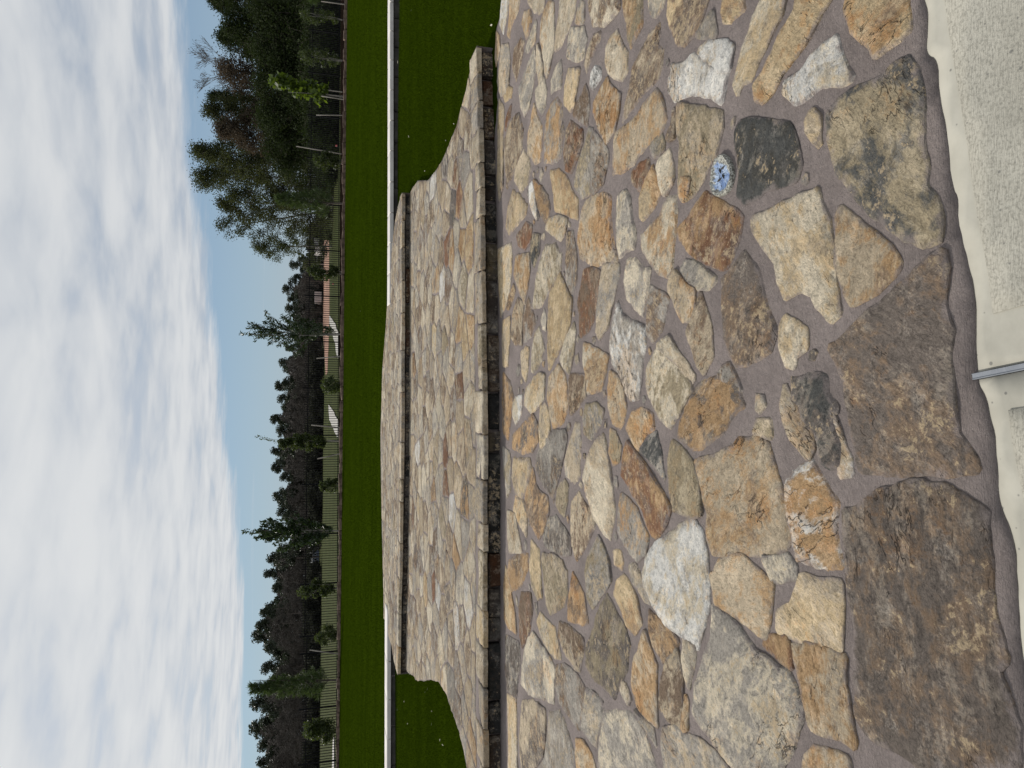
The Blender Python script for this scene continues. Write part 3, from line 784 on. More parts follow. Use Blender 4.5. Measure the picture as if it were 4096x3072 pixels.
# small chips bedded in the wider joints
rings = [np.array([(p.x, p.y) for p in w]) for _, w in polys]
cen = np.array([r.mean(0) for r in rings]); rad = np.array([np.linalg.norm(r - r.mean(0), axis=1).max() for r in rings])
pr = np.array([(p[0], p[1]) for p in pave_ring]); chips = []
gcen = on_z(2893, 705, 0.0)
for _ in range(2600):
    if len(chips) >= 70: break
    c = np.array((random.uniform(-1.9, 1.9), random.uniform(1.6, 5.6)))
    if abs(c[0]) > 0.56 * c[1] + 0.1 or not inside(c[None], pr)[0] or dist_to_ring(c[None], pr)[0] < 0.10 or math.hypot(c[0] - gcen.x, c[1] - gcen.y) < 0.15: continue
    near = [r for r, k, q_ in zip(rings, cen, rad) if np.linalg.norm(k - c) < q_ + 0.2]
    if any(inside(c[None], r)[0] for r in near): continue
    cl = min([dist_to_ring(c[None], r)[0] for r in near] + [0.09]); cl = min([cl] + [np.linalg.norm(c - h[0]) - h[1] for h in chips])
    if cl < 0.036: continue
    r0 = cl - 0.016; n_ = random.randint(4, 6); a0 = random.uniform(0, 6.28); el = random.uniform(0.6, 1.0); ang = random.uniform(0, 3.14)
    pts = []
    for k in range(n_):
        t = a0 + 2 * math.pi * k / n_ + random.uniform(-0.3, 0.3); u, v = math.cos(t) * r0, math.sin(t) * r0 * el
        pts.append((c[0] + u * math.cos(ang) - v * math.sin(ang), c[1] + u * math.sin(ang) + v * math.cos(ang)))
    chips.append((c, r0))
    stone('flagstone', pts, random.choice(['G/T', 'T/G', 'B/G', 'T/C', 'O/T', 'G/K']), paving, 0.003, -0.012, step=0.018, jag=0.004, relief=0.003, bevel=0.004, rim=0.03, tilt=0.004, round_w=0.05, floor=0.0024, tint=0.9)

# half-plane clipped cells for stones that are only seen edge-on or lie past the frame
def clip_half(poly, n, d):
    out = []; L = len(poly)
    for i in range(L):
        a, b = poly[i], poly[(i + 1) % L]
        da, db = a[0] * n[0] + a[1] * n[1] - d, b[0] * n[0] + b[1] * n[1] - d
        if da <= 0: out.append(a)
        if (da < 0 < db) or (db < 0 < da):
            t = da / (da - db); out.append((a[0] + (b[0] - a[0]) * t, a[1] + (b[1] - a[1]) * t))
    return out
def cells(seeds, ring, gap, want=None):
    S = np.array(seeds); res = []
    for i, s in enumerate(S):
        if want is not None and not want[i]: continue
        d = np.linalg.norm(S - s, axis=1); od = np.argsort(d)[1:22]
        poly = [(float(p[0]), float(p[1])) for p in ring]
        g = gap * random.uniform(0.6, 1.3)
        for j in od:
            nv = S[j] - s; L = np.linalg.norm(nv); nv = nv / L
            poly = clip_half(poly, nv, float(nv @ (s + S[j]) / 2 - g / 2))
            if len(poly) < 3: break
        if len(poly) >= 3:
            # drop near-duplicate points
            q_ = [poly[0]]
            for p in poly[1:]:
                if math.hypot(p[0] - q_[-1][0], p[1] - q_[-1][1]) > 0.012: q_.append(p)
            if math.hypot(q_[0][0] - q_[-1][0], q_[0][1] - q_[-1][1]) < 0.012: q_.pop()
            if len(q_) >= 3: res.append((i, q_))
    return res
def fill_seeds(ring, fixed, dmin, n_try=6000, lo=0.9, hi=1.35):
    ring = np.array([(p[0], p[1]) for p in ring]); S = [np.array(f) for f in fixed]; new = []
    mn, mxx = ring.min(0), ring.max(0)
    for _ in range(n_try):
        p = rng.uniform(mn, mxx)
        if not inside(p[None], ring)[0]: continue
        r = dmin * random.uniform(lo, hi)
        if all(np.linalg.norm(p - s) > r for s in S): S.append(p); new.append(p)
    return new
# paving carries on a little past both sides of the picture
lring = [on_z(x, y, 0) for x, y in [(2022, 3105), (4150, 3105), (4205, 3400), (4300, 4200), (2010, 3850)]]
rring = [on_z(x, y, 0) for x, y in [(2042, -45), (3670, -45), (3630, -290), (3565, -1000), (2225, -1150)]]
mixes = ['T/C', 'G/T', 'O/T', 'E/T', 'Y/T', 'B/T', 'G/C', 'C/G', 'T/O', 'K/G']
for rg in (lring, rring):
    sd = fill_seeds(rg, [], 0.30, 900)
    if len(sd) > 3:
        for i, p in cells(sd, rg, 0.04):
            stone('flagstone', p, random.choice(mixes), paving, random.uniform(0.004, 0.011), -0.012, step=0.05)

# geode set in the mortar
gc = on_z(2893, 705, 0.0)
gx = (on_z(2893, 620, 0) - on_z(2893, 790, 0)) / 2; gy = (on_z(2850, 715, 0) - on_z(2938, 690, 0)) / 2
V = []; F = []; NS = 40
prof = [(1.0, -0.012), (0.99, 0.010), (0.92, 0.018), (0.80, 0.015), (0.66, 0.010), (0.45, 0.008), (0.2, 0.008)]
for k, (rr, z) in enumerate(prof):
    for i in range(NS):
        t = 2 * math.pi * i / NS
        w = 1 + 0.05 * math.sin(3 * t + 1) + random.uniform(-0.02, 0.02)
        x = gx * (rr * w * math.cos(t)) + gy * (rr * w * math.sin(t))
        V.append((x.x, x.y, z + random.uniform(-1, 1) * (0.003 if 0 < k else 0)))
for k in range(len(prof) - 1):
    for i in range(NS):
        j = (i + 1) % NS
        F.append((k * NS + i, k * NS + j, (k + 1) * NS + j, (k + 1) * NS + i))
F.append(tuple((len(prof) - 1) * NS + i for i in range(NS)))
me = mesh_py('geode', V, F)
at = me.attributes.new('rad', 'FLOAT', 'POINT'); at.data.foreach_set('value', [prof[i // NS][0] for i in range(len(V))])
mt, q = material('geode_agate'); tcn = q.add('ShaderNodeTexCoord'); P = tcn.outputs['Object']
rad = q.add('ShaderNodeAttribute', attribute_type='GEOMETRY', attribute_name='rad').outputs['Fac']
nz = q.noise(P, 28, 4, 0.6); fine = q.noise(P, 130, 3, 0.7)
blue = q.mix(q.ramp(nz, 0.4, 0.6), (0.20, 0.30, 0.52), (0.36, 0.46, 0.62))
blue = q.mix(q.math('MULTIPLY', q.ramp(fine, 0.55, 0.62), 0.8), blue, (0.06, 0.065, 0.07))
crust = q.mix(q.ramp(fine, 0.42, 0.6), (0.46, 0.46, 0.40), (0.09, 0.08, 0.065))
k = q.ramp(q.math('ADD', rad, q.math('MULTIPLY', q.math('SUBTRACT', nz, 0.5), 1.1)), 0.62, 0.80)
finish(q, q.mix(k, blue, crust), 0.3, fine, 0.8, 0.008, 0.6)
gd = link('geode', me, mt, paving, (gc.x, gc.y, 0.0)); gd['label'] = 'small blue geode with a crusty pale rim'
cv = [(0.0, 0.0, -0.009), (0.03, 0.012, 0.008), (0.012, 0.03, 0.002)]
for (dx, dy, a) in [(0.02, 0.005, 0.4), (-0.012, 0.012, 2.0), (-0.004, -0.016, 3.6), (0.03, -0.012, 5.0)]:
    c, s = math.cos(a), math.sin(a)
    T = [(-0.016, 0, 0), (0, -0.006, 0), (0.018, 0, 0.004), (0, 0.006, 0), (0, 0, 0.009)]
    me = mesh_py('crystal', [(x * c - y * s, x * s + y * c, z) for x, y, z in T], [(0, 1, 4), (1, 2, 4), (2, 3, 4), (3, 0, 4)])
    link('crystal', me, M['wallstone'], gd, (dx, dy, 0.008))

# ------------------------------------------------------------------ concrete pavement with its joint strip
def slab(ring_px, name):
    ring = P0(ring_px, 0.0)
    return ring
strip_a = on_z(3893, 1507, 0); strip_b = on_z(4096, 1466, 0)
sd_ = (strip_b - strip_a).normalized(); far_b = strip_a + sd_ * 1.3
nrm = Vector((-sd_.y, sd_.x, 0))
if nrm.x < 0: nrm = -nrm                     # points to world right
def line_off(o): return strip_a + nrm * o, far_b + nrm * o
gap = 0.0095
jr = [c for c, pz in zip(conc, CONC) if pz[1] < 1500]; jl = [c for c, pz in zip(conc, CONC) if pz[1] > 1540]
a1, b1 = line_off(gap); a2, b2 = line_off(-gap)
right_slab = [c for c in jr] + [a1 + sd_ * 0.01, b1, Vector((3.2, b1.y, 0)), Vector((3.2, jr[0].y, 0))]
left_slab = [a2 + sd_ * 0.01] + [c for c in jl] + [Vector((jl[-1].x, b2.y, 0)), b2]
pave2 = None
for rg in (right_slab, left_slab):
    o = grid_sheet('concrete_slab', rg, 0.05, lambda x, y: -0.003 + 0.0008 * noise.noise(Vector((x * 6, y * 6, 2))), M['conc'], pave2, skirt=-0.07)
    if pave2 is None:
        o.name = 'concrete_pavement'; tag(o, 'pale concrete pavement beside the flagstones', kind='structure'); pave2 = o
# broomed panels sit inside the trowelled margin
BR1 = [(3745, -330), (3779, 0), (3805, 181), (3831, 337), (3862, 518), (3898, 777), (3924, 931), (3955, 1102), (3973, 1255)]
br = P0(BR1, 0.0)
cr = br[-1]; e1 = cr + sd_ * 1.15
o = grid_sheet('broomed_panel', br + [e1, Vector((2.6, e1.y, 0)), Vector((2.6, br[0].y, 0))], 0.06, lambda x, y: 0.0015 + 0.0008 * noise.noise(Vector((x * 9, y * 9, 2))), M['broom'], pave2, skirt=-0.006)
BL = [(4035, 1640), (4043, 1707), (4064, 1837), (4085, 1940), (4110, 2065), (4180, 2500), (4250, 2900)]
bl = P0(BL, 0.0); e2 = bl[0] + sd_ * 1.0
o = grid_sheet('broomed_panel', [e2] + bl + [Vector((bl[-1].x, e2.y, 0))], 0.06, lambda x, y: 0.0015 + 0.0008 * noise.noise(Vector((x * 9, y * 9, 2))), M['broom'], pave2, skirt=-0.006)
# strip
L = (far_b - strip_a).length
bm = bmesh.new(); prof = [(-0.0078, -0.03), (-0.0078, 0.003), (-0.0064, 0.006), (-0.005, 0.003), (0.0052, 0.003), (0.0065, 0.0055), (0.0078, 0.003), (0.0078, -0.03)]
rings = []
for t in (0.0, L):
    rings.append([bm.verts.new(strip_a + sd_ * t + nrm * u + Vector((0, 0, z))) for u, z in prof])
for i in range(len(prof) - 1): bm.faces.new((rings[0][i], rings[0][i + 1], rings[1][i + 1], rings[1][i]))
bm.faces.new(rings[0][::-1]); bm.faces.new(rings[1])
bmesh.ops.recalc_face_normals(bm, faces=bm.faces)
me = bpy.data.meshes.new('joint_strip'); bm.to_mesh(me); bm.free()
o = link('joint_strip', me, M['metal'], pave2); o['label'] = 'grey metal expansion joint strip between two slabs'

# ------------------------------------------------------------------ steps
def along(poly, xs):
    """points on the polyline (world) at picture heights xs, by interpolation over the source polyline"""
    pass
def riser_pts(px_line, z, ys):
    xs = np.interp(ys, [p[1] for p in px_line], [p[0] for p in px_line])
    return [on_z(x, y, z) for x, y in zip(xs, ys)]

def build_step(name, label, tread_px, riser_px, z0, z1, cap_joints, block_joints, fixed, dmin, ext=None):
    tread = P0(tread_px, z1)
    front = riser_pts(riser_px, z1, sorted(set([p[1] for p in riser_px])))
    ring = tread + list(reversed(front)) if tread[0].x > 0 and (tread[-1] - front[-1]).length < (tread[-1] - front[0]).length else tread + front
    # set the solid core back from the front edge
    core = [Vector((p.x, p.y, z1)) for p in tread] + [Vector((p.x, p.y + 0.105, z1)) for p in reversed(front)]
    st = grid_sheet(name, core, 0.12, lambda x, y: z1 + zm(x, y), M['mortar'], skirt=-0.06)
    tag(st, label, 'stone step')
    depth = 0.25
    # cap slabs along the front
    capt = z1 - z0 - 0.046
    for a, b in zip(cap_joints[:-1], cap_joints[1:]):
        n = 3
        ys = np.linspace(a, b, n)
        f = riser_pts(riser_px, z1, ys)
        dv = random.uniform(0.17, 0.30)
        g = 0.006
        d = (f[-1] - f[0]).normalized()
        f[0] = f[0] + d * g; f[-1] = f[-1] - d * g
        f = [p + Vector((0, random.uniform(-0.012, 0.012), 0)) for p in f]
        back = [p + Vector((0, dv + random.uniform(-0.03, 0.03), 0)) for p in reversed(f)]
        stone('cap_slab', f + back, random.choice(['T/C', 'C/T', 'T/G', 'G/T', 'E/C', 'C/G', 'Y/C']), st, z1 + random.uniform(0.001, 0.010), z1 - random.uniform(0.034, 0.047),
              step=0.04, jag=0.008, relief=0.006, bevel=0.006, rim=0.03, tilt=0.006, round_w=0.05, tint=0.84, side_rim=0.35)
    zc = z1 - 0.052
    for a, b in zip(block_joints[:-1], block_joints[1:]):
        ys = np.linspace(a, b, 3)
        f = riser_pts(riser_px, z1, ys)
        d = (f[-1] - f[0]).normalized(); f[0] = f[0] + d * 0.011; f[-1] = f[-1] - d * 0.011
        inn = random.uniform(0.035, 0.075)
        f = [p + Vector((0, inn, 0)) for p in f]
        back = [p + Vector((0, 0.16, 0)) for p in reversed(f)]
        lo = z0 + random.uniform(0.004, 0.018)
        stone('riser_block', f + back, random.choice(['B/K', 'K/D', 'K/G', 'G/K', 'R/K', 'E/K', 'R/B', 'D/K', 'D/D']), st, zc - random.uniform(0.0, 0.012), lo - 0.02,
              step=0.05, jag=0.014, relief=0.004, bevel=0.018, rim=0.02, round_w=0.10, tint=0.42, side_rim=0.25)  # dark stones, tinted down further to put the riser's shade into their colour
    # flagstones of the tread, behind the caps
    inner = [Vector((p.x, p.y, 0)) for p in tread] + [Vector((p.x, p.y + 0.30, 0)) for p in reversed(front)]
    fx = [on_z(x, y, z1) for x, y, c in fixed]
    fxs = [np.array((p.x, p.y)) for p in fx]
    new = fill_seeds(inner, fxs, dmin)
    codes = [c for *_, c in fixed] + [random.choice(['T/C', 'T/G', 'C/T', 'C/G', 'T/G', 'G/T', 'C/B', 'B/T', 'E/T', 'C/G', 'T/B', 'G/C', 'T/B', 'T/T', 'B/G', 'T/G']) for _ in new]
    cnt = 0
    for i, p in cells(fxs + new, [(v.x, v.y) for v in inner], 0.013):
        if stone('flagstone', p, codes[i] if '/' in codes[i] else codes[i] + '/' + codes[i], st, z1 + random.uniform(-0.003, 0.004), z1 - 0.02,
                 step=0.05, jag=0.011, relief=0.006, bevel=0.005, rim=0.07, tilt=0.005, round_w=0.04, floor=z1 + 0.0012, tint=0.84): cnt += 1
    return st

def cs(y0, lst): return [(1450 + x / 2.0733, y0 + y / 2.0733, c) for x, y, c in lst]
MIDFIX = cs(0, [(910, 480, 'T'), (860, 800, 'Y/C'), (920, 830, 'B/G'), (840, 1000, 'T'), (770, 1200, 'B/T'), (930, 1170, 'T/C'), (680, 1400, 'K/G'), (770, 1440, 'R/T'), (850, 1400, 'G'), (582, 1540, 'W'), (640, 1520, 'T')]) \
    + cs(700, [(670, 130, 'T'), (800, 230, 'R/O'), (870, 180, 'C'), (700, 590, 'R/B'), (742, 620, 'O/T'), (820, 560, 'O/Y'), (885, 590, 'Y/O'), (750, 250, 'K/D'), (830, 920, 'E/C'), (735, 1100, 'T/C'), (660, 900, 'W'), (620, 880, 'O/T'), (800, 1250, 'O/Y'), (895, 1300, 'O/Y'), (855, 1400, 'Y'), (590, 1370, 'Y/C'), (680, 1370, 'E'), (430, 1580, 'B/O'), (500, 1200, 'C')]) \
    + cs(1500, [(800, 90, 'R/B'), (890, 200, 'C'), (800, 330, 'T'), (700, 250, 'T'), (760, 520, 'T/C'), (880, 520, 'E/T'), (690, 640, 'R/B'), (570, 620, 'T/C'), (460, 630, 'W'), (690, 920, 'R/B'), (790, 900, 'T'), (850, 1080, 'O/D'), (740, 1140, 'W'), (590, 950, 'B/O'), (470, 870, 'C'), (420, 1150, 'B/R'), (460, 1100, 'Y/C'), (770, 1480, 'O'), (850, 1300, 'G'), (640, 1380, 'G/C'), (440, 1500, 'K/B')]) \
    + cs(2272, [(620, 200, 'W'), (590, 150, 'R/B'), (520, 200, 'Y/O'), (720, 250, 'K/T'), (500, 330, 'T'), (880, 300, 'C/W'), (780, 480, 'W'), (550, 640, 'T/C'), (650, 690, 'C'), (800, 900, 'G/B'), (870, 700, 'T/B'), (880, 1090, 'T'), (730, 950, 'G'), (900, 1400, 'O/T'), (800, 1200, 'G/B')])
MID = [(1907, 183), (1881.7, 275), (1869.6, 338), (1845.5, 424), (1826, 501.6), (1797, 574), (1768, 641.5), (1744, 680), (1717.7, 714), (1708, 722), (1672, 722), (1652.6, 747.6), (1640, 771),
       (1626, 800), (1622, 1400), (1616, 2000), (1610, 2660), (1633, 2692), (1657, 2706), (1662, 2720.6), (1691, 2723), (1720, 2718), (1754, 2728), (1787.6, 2783), (1807, 2841), (1836, 2928), (1855, 3005), (1867, 3072), (1890, 3220), (1918, 3400), (1939, 3500)]
MID = [(x, y) for x, y in MID]
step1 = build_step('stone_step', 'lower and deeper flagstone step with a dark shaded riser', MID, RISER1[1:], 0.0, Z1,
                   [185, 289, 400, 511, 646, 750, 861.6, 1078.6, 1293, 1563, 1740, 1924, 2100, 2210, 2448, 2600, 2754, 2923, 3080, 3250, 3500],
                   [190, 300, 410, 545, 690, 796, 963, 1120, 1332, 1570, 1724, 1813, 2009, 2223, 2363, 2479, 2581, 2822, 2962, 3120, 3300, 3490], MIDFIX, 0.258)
UPP = [(1609, 770), (1595, 811), (1580, 883), (1568, 980), (1561, 1076), (1549, 1134), (1549, 1211), (1541.6, 1327), (1529.6, 1472), (1522, 1741), (1524.8, 1982), (1529.6, 2199), (1534, 2368), (1534.4, 2474), (1549, 2494), (1553.7, 2542), (1566, 2585), (1575, 2643), (1591, 2699)]
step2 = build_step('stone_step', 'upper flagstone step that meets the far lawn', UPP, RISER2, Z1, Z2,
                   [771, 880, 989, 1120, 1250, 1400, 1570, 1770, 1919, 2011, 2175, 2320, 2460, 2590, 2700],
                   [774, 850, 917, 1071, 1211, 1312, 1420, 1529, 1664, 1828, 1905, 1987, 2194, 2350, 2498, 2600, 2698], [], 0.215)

# ------------------------------------------------------------------ lawns
def zlawn(x, y):
    t = min(max((y - 5.6) / (12.4 - 5.6), -0.3), 1.0)
    return -0.022 + 0.185 * max(t, 0) + 0.004 * noise.noise(Vector((x * 1.3, y * 1.3, 1)))
def rect_grid(name, x0, x1, y0, y1, nx, ny, zf, mat):
    xs = np.linspace(x0, x1, nx); ys = np.linspace(y0, y1, ny)
    V = [(x, y, zf(x, y)) for y in ys for x in xs]
    F = [(j * nx + i, j * nx + i + 1, (j + 1) * nx + i + 1, (j + 1) * nx + i) for j in range(ny - 1) for i in range(nx - 1)]
    return link(name, mesh_py(name, V, F, True), mat)
wr = [on_z(1560, y, ZCAP) for y in (-700, 0, 700, 1250)]; wl = [on_z(x, y, ZCAP) for x, y in ((1549, 2400), (1549, 2480), (1548, 3072), (1546, 3800))]
def wall_front_y(x):
    pts = sorted([(p.x, p.y) for p in wr + wl])
    return float(np.interp(x, [p[0] for p in pts], [p[1] for p in pts]))
lawn = rect_grid('lawn', -14, 14, -3.0, 12.9, 90, 90, lambda x, y: zlawn(x, min(y, wall_front_y(x) + 0.3)), M['turf'])
tag(lawn, 'dark green turf sloping up beside the steps', kind='structure')
xs = np.linspace(-26, 26, 90)
V = []; F = []; NY = 46
for j in range(NY):
    t = j / (NY - 1)
    for x in xs:
        y0 = wall_front_y(x) + 0.40; y1 = 32.6 + 0.035 * x
        y = y0 + (y1 - y0) * t
        V.append((x, y, ZL + 0.006 * noise.noise(Vector((x * 0.6, y * 0.6, 3)))))
for j in range(NY - 1):
    for i in range(len(xs) - 1): F.append((j * 90 + i, j * 90 + i + 1, (j + 1) * 90 + i + 1, (j + 1) * 90 + i))
lawn2 = link('lawn', mesh_py('lawn', V, F, True), M['turf']); tag(lawn2, 'long flat upper lawn of green turf', kind='structure')

# turf blades
def blades(name, n, xr, yr, zf, h, w, keep):
    P = np.stack([rng.uniform(*xr, n), rng.uniform(*yr, n)], 1)
    P = P[keep(P)]
    z = np.array([zf(x, y) for x, y in P])
    n = len(P); a = rng.uniform(0, 2 * math.pi, n); le = rng.uniform(0.1, 0.9, n) * h; hh = h * rng.uniform(0.6, 1.15, n)
    b = np.stack([np.cos(a), np.sin(a), 0 * a], 1) * w / 2
    base = np.stack([P[:, 0], P[:, 1], z - 0.003], 1)
    la = rng.uniform(0, 2 * math.pi, n)
    tip = base + np.stack([np.cos(la) * le, np.sin(la) * le, hh], 1)
    V = np.empty((n * 3, 3)); V[0::3] = base - b; V[1::3] = base + b; V[2::3] = tip
    me = mesh_np(name, V, np.arange(n * 3).reshape(-1, 3), 3)
    o = link(name, me, M['blade']); tag(o, kind='stuff')
    return o
mid_ring = np.array([(p.x, p.y) for p in P0(MID, Z1)] + [(p.x, p.y) for p in reversed(r1[1:])])
upp_ring = np.array([(p.x, p.y) for p in P0(UPP, Z2)] + [(p.x, p.y) for p in reversed(r2)])
pav_ring = np.array([(p.x, p.y) for p in pave_ring])
def keep_lawn(P):
    wf = np.array([wall_front_y(x) for x in P[:, 0]])
    vis = np.abs(P[:, 0]) < 0.60 * P[:, 1] + 0.6
    return ~inside(P, mid_ring) & ~inside(P, upp_ring) & ~inside(P, pav_ring) & (P[:, 1] < wf - 0.01) & vis
b1_ = blades('turf_blades', 420000, (-8.5, 8.5), (4.0, 12.9), zlawn, 0.026, 0.007, keep_lawn)
tag(b1_, 'short dark turf blades on the slope beside the steps')
def keep_up(P):
    wf = np.array([wall_front_y(x) for x in P[:, 0]])
    vis = np.abs(P[:, 0]) < 0.60 * P[:, 1] + 0.6
    return ~inside(P, upp_ring) & (P[:, 1] > wf + 0.46) & (P[:, 1] < 32.3 + 0.035 * P[:, 0]) & vis
b2_ = blades('turf_blades', 330000, (-20, 20), (12.5, 33), lambda x, y: ZL, 0.028, 0.014, keep_up)
tag(b2_, 'short turf blades on the upper lawn')

# ------------------------------------------------------------------ low walls
def low_wall(ys, label, blocks, caps, px_front):
    c0 = on_z(np.interp(ys[0], [p[1] for p in px_front], [p[0] for p in px_front]), ys[0], ZCAP)
    w = empty('stone_wall', (c0.x, c0.y, 0.15), label, 'low wall')
    def fr(y): return on_z(np.interp(y, [p[1] for p in px_front], [p[0] for p in px_front]), y, ZCAP)
    inv = w.location
    for a, b in zip(caps[:-1], caps[1:]):
        f = [fr(a), fr(b)]; d = (f[1] - f[0]).normalized(); f[0] += d * 0.006; f[1] -= d * 0.006
        o = stone('cap_slab', f + [f[1] + Vector((0, 0.43, 0)), f[0] + Vector((0, 0.43, 0))], 'W/W', None, ZCAP + random.uniform(-0.001, 0.001), ZCAP - 0.062, step=0.12, jag=0.0015, relief=0.0006, bevel=0.005, rim=0.01, tilt=0.0015, round_w=0.012, mat=M['cap'])
        o.parent = w; o.location = o.location - inv
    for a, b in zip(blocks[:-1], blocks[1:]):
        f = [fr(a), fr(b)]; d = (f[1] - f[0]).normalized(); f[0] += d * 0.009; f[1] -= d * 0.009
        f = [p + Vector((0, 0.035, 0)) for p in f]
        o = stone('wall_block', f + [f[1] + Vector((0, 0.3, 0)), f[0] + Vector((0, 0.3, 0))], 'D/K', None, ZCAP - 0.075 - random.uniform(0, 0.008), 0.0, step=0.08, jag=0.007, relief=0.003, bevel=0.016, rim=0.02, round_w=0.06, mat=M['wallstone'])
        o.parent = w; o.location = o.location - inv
    a, b = fr(blocks[0]), fr(blocks[-1])
    V = []
    for p in (a, b):
        for dy, z in ((0.052, 0.0), (0.052, ZCAP - 0.064), (0.36, ZCAP - 0.064), (0.36, 0.0)): V.append((p.x - inv.x, p.y + dy - inv.y, z - inv.z))
    me = mesh_py('mortar_core', V, [(0, 1, 2, 3), (7, 6, 5, 4), (0, 4, 5, 1), (1, 5, 6, 2), (2, 6, 7, 3)])
    link('mortar_core', me, M['mortar'], w)
    return w
capsR = [-700, -560, -430, -310, -180, -60, 6, 122, 238, 358, 480, 602, 727, 850, 970, 1090, 1215]
blkR = [-700, -540, -400, -250, -100, 65, 181, 301, 441, 565, 748, 880, 1000, 1110, 1215]
low_wall((-700, 1215), 'low stone wall with a white cap right of the steps', blkR, capsR, [(1560, -700), (1560, 900), (1558, 1300)])
capsL = [2440, 2648, 2801, 2958, 3115, 3270, 3430, 3600]
blkL = [2440, 2560, 2711, 2912, 3070, 3230, 3400, 3600]
low_wall((2440, 3600), 'low stone wall with a white cap left of the steps', blkL, capsL, [(1549, 2400), (1548, 3072), (1546, 3700)])

# ------------------------------------------------------------------ terrain beyond
PRO_Y = [-60, 29.5, 31.5, 33, 40, 60, 100, 137, 200, 300, 600, 2500]
PRO_Z = [-0.4, -0.4, 0.12, 0.20, 0.24, -0.10, -0.55, -0.90, -1.05, -1.1, -1.2, -2.0]
def zg(x, y): return float(np.interp(y, PRO_Y, PRO_Z))
ysg = np.concatenate([[-60, 0, 20, 29.5], np.linspace(31.5, 60, 24), np.linspace(64, 300, 40), np.linspace(340, 2400, 16)])
xsg = np.concatenate([np.linspace(-1600, -160, 10), np.linspace(-150, 150, 80), np.linspace(160, 1600, 10)])
V = [(x, y, zg(x, y) + (0.05 * noise.noise(Vector((x * 0.12, y * 0.12, 0))) if 42 < y < 320 else 0)) for y in ysg for x in xsg]
nx = len(xsg)
F = [(j * nx + i, j * nx + i + 1, (j + 1) * nx + i + 1, (j + 1) * nx + i) for j in range(len(ysg) - 1) for i in range(nx - 1)]
field = link('field', mesh_py('field', V, F, True), M['field']); tag(field, 'rough grass field falling away beyond the fence', kind='structure')
def on_ground(x, y, lift=0.02):
    d = ray(x, y)
    lo, hi = 33.0, 900.0
    for _ in range(60):
        mid = (lo + hi) / 2
        if EYE + d.z / d.y * mid > zg(0, mid) + lift: lo = mid
        else: hi = mid
    return Vector((d.x / d.y * lo, lo, zg(0, lo) + lift))
def ground_patch(name, px, mat, lift, label):
    ring = [on_ground(x, y, lift) for x, y in px]
    c = sum(ring, Vector()) / len(ring)
    bm = bmesh.new(); vs = [bm.verts.new(p) for p in ring]
    f = bm.faces.new(vs); bmesh.ops.triangulate(bm, faces=[f])
    bmesh.ops.subdivide_edges(bm, edges=list(bm.edges), cuts=5, use_grid_fill=True)
    for v in bm.verts: v.co.z = zg(0, v.co.y) + lift + (0.05 * noise.noise(Vector((v.co.x * 0.12, v.co.y * 0.12, 0))) if 42 < v.co.y < 320 else 0)
    bmesh.ops.recalc_face_normals(bm, faces=bm.faces)
    me = bpy.data.meshes.new(name); bm.to_mesh(me); bm.free()
    o = link(name, me, mat); tag(o, label, kind='structure'); return o
ground_patch('dirt_yard', [(1316, 960), (1317, 1100), (1317, 1260), (1314, 1400), (1310, 1490), (1303, 1500), (1298, 1420), (1292, 1340), (1289, 1250), (1284, 1180), (1277, 1130), (1276, 1050), (1284, 1000), (1292, 960)], M['dirt'], 0.03, 'bare red dirt yard beyond the fence')
ground_patch('path', [(1318, 1262), (1318, 1292), (1330, 1340), (1342, 1390), (1354, 1440), (1354, 1330), (1345, 1306), (1332, 1282)], M['path'], 0.05, 'pale concrete path crossing the field')
ground_patch('path', [(1313, 1616), (1317, 1680), (1334, 1718), (1354, 1752), (1354, 1680), (1334, 1646)], M['path'], 0.05, 'second stretch of pale concrete path in the field')
ground_patch('path', [(1331, 2960), (1329, 3010), (1326, 3072), (1325, 3140), (1336, 3140), (1336, 2945)], M['path'], 0.05, 'pale path at the left end of the fence')

# mulch bed
xs = np.linspace(-26, 26, 150); V = []; F = []; NY = 30
def fence_y(x): return 36.6 + 0.23 * x if x > -12 else 33.84 + 0.10 * (x + 12)
for j in range(NY):
    t = j / (NY - 1)
    for x in xs:
        y0 = 32.5 + 0.035 * x; y1 = max(fence_y(x), y0 + 1.0) + 0.7
        y = y0 + (y1 - y0) * t
        V.append((x, y, 0.285 + 0.05 * math.sin(math.pi * min(t * 1.0, 1)) * 0.6 + 0.035 * noise.noise(Vector((x * 2.2, y * 2.2, 7))) - (0.12 if t > 0.97 else 0) - (0.04 if t < 0.01 else 0)))
for j in range(NY - 1):
    for i in range(149): F.append((j * 150 + i, j * 150 + i + 1, (j + 1) * 150 + i + 1, (j + 1) * 150 + i))
bed = link('mulch_bed', mesh_py('mulch_bed', V, F, False), M['mulch']); tag(bed, 'dark mulch planting bed in front of the fence', kind='structure')

# stone edging between lawn and bed
ed = empty('stone_edging', (0, 32.6, ZL), 'row of reddish brown edging stones along the mulch bed', 'edging')
x = -24.0
while x < 24:
    w = random.uniform(0.35, 0.95)
    y = 32.58 + 0.035 * x + random.uniform(-0.02, 0.02); h = random.uniform(0.10, 0.16); a = 0.035 + random.uniform(-0.04, 0.04)
    dy = w * a
    o = stone('edging_stone', [(x, y), (x + w - 0.02, y + dy), (x + w - 0.02, y + dy + 0.17), (x, y + 0.17)], 'B/T', None, ZL + h, ZL - 0.03, step=0.09, jag=0.02, relief=0.012, bevel=0.02, rim=0.01, tilt=0.03, round_w=0.1, mat=M['edging'])
    if o is not None:
        o.parent = ed; o.location = o.location - ed.location
    x += w

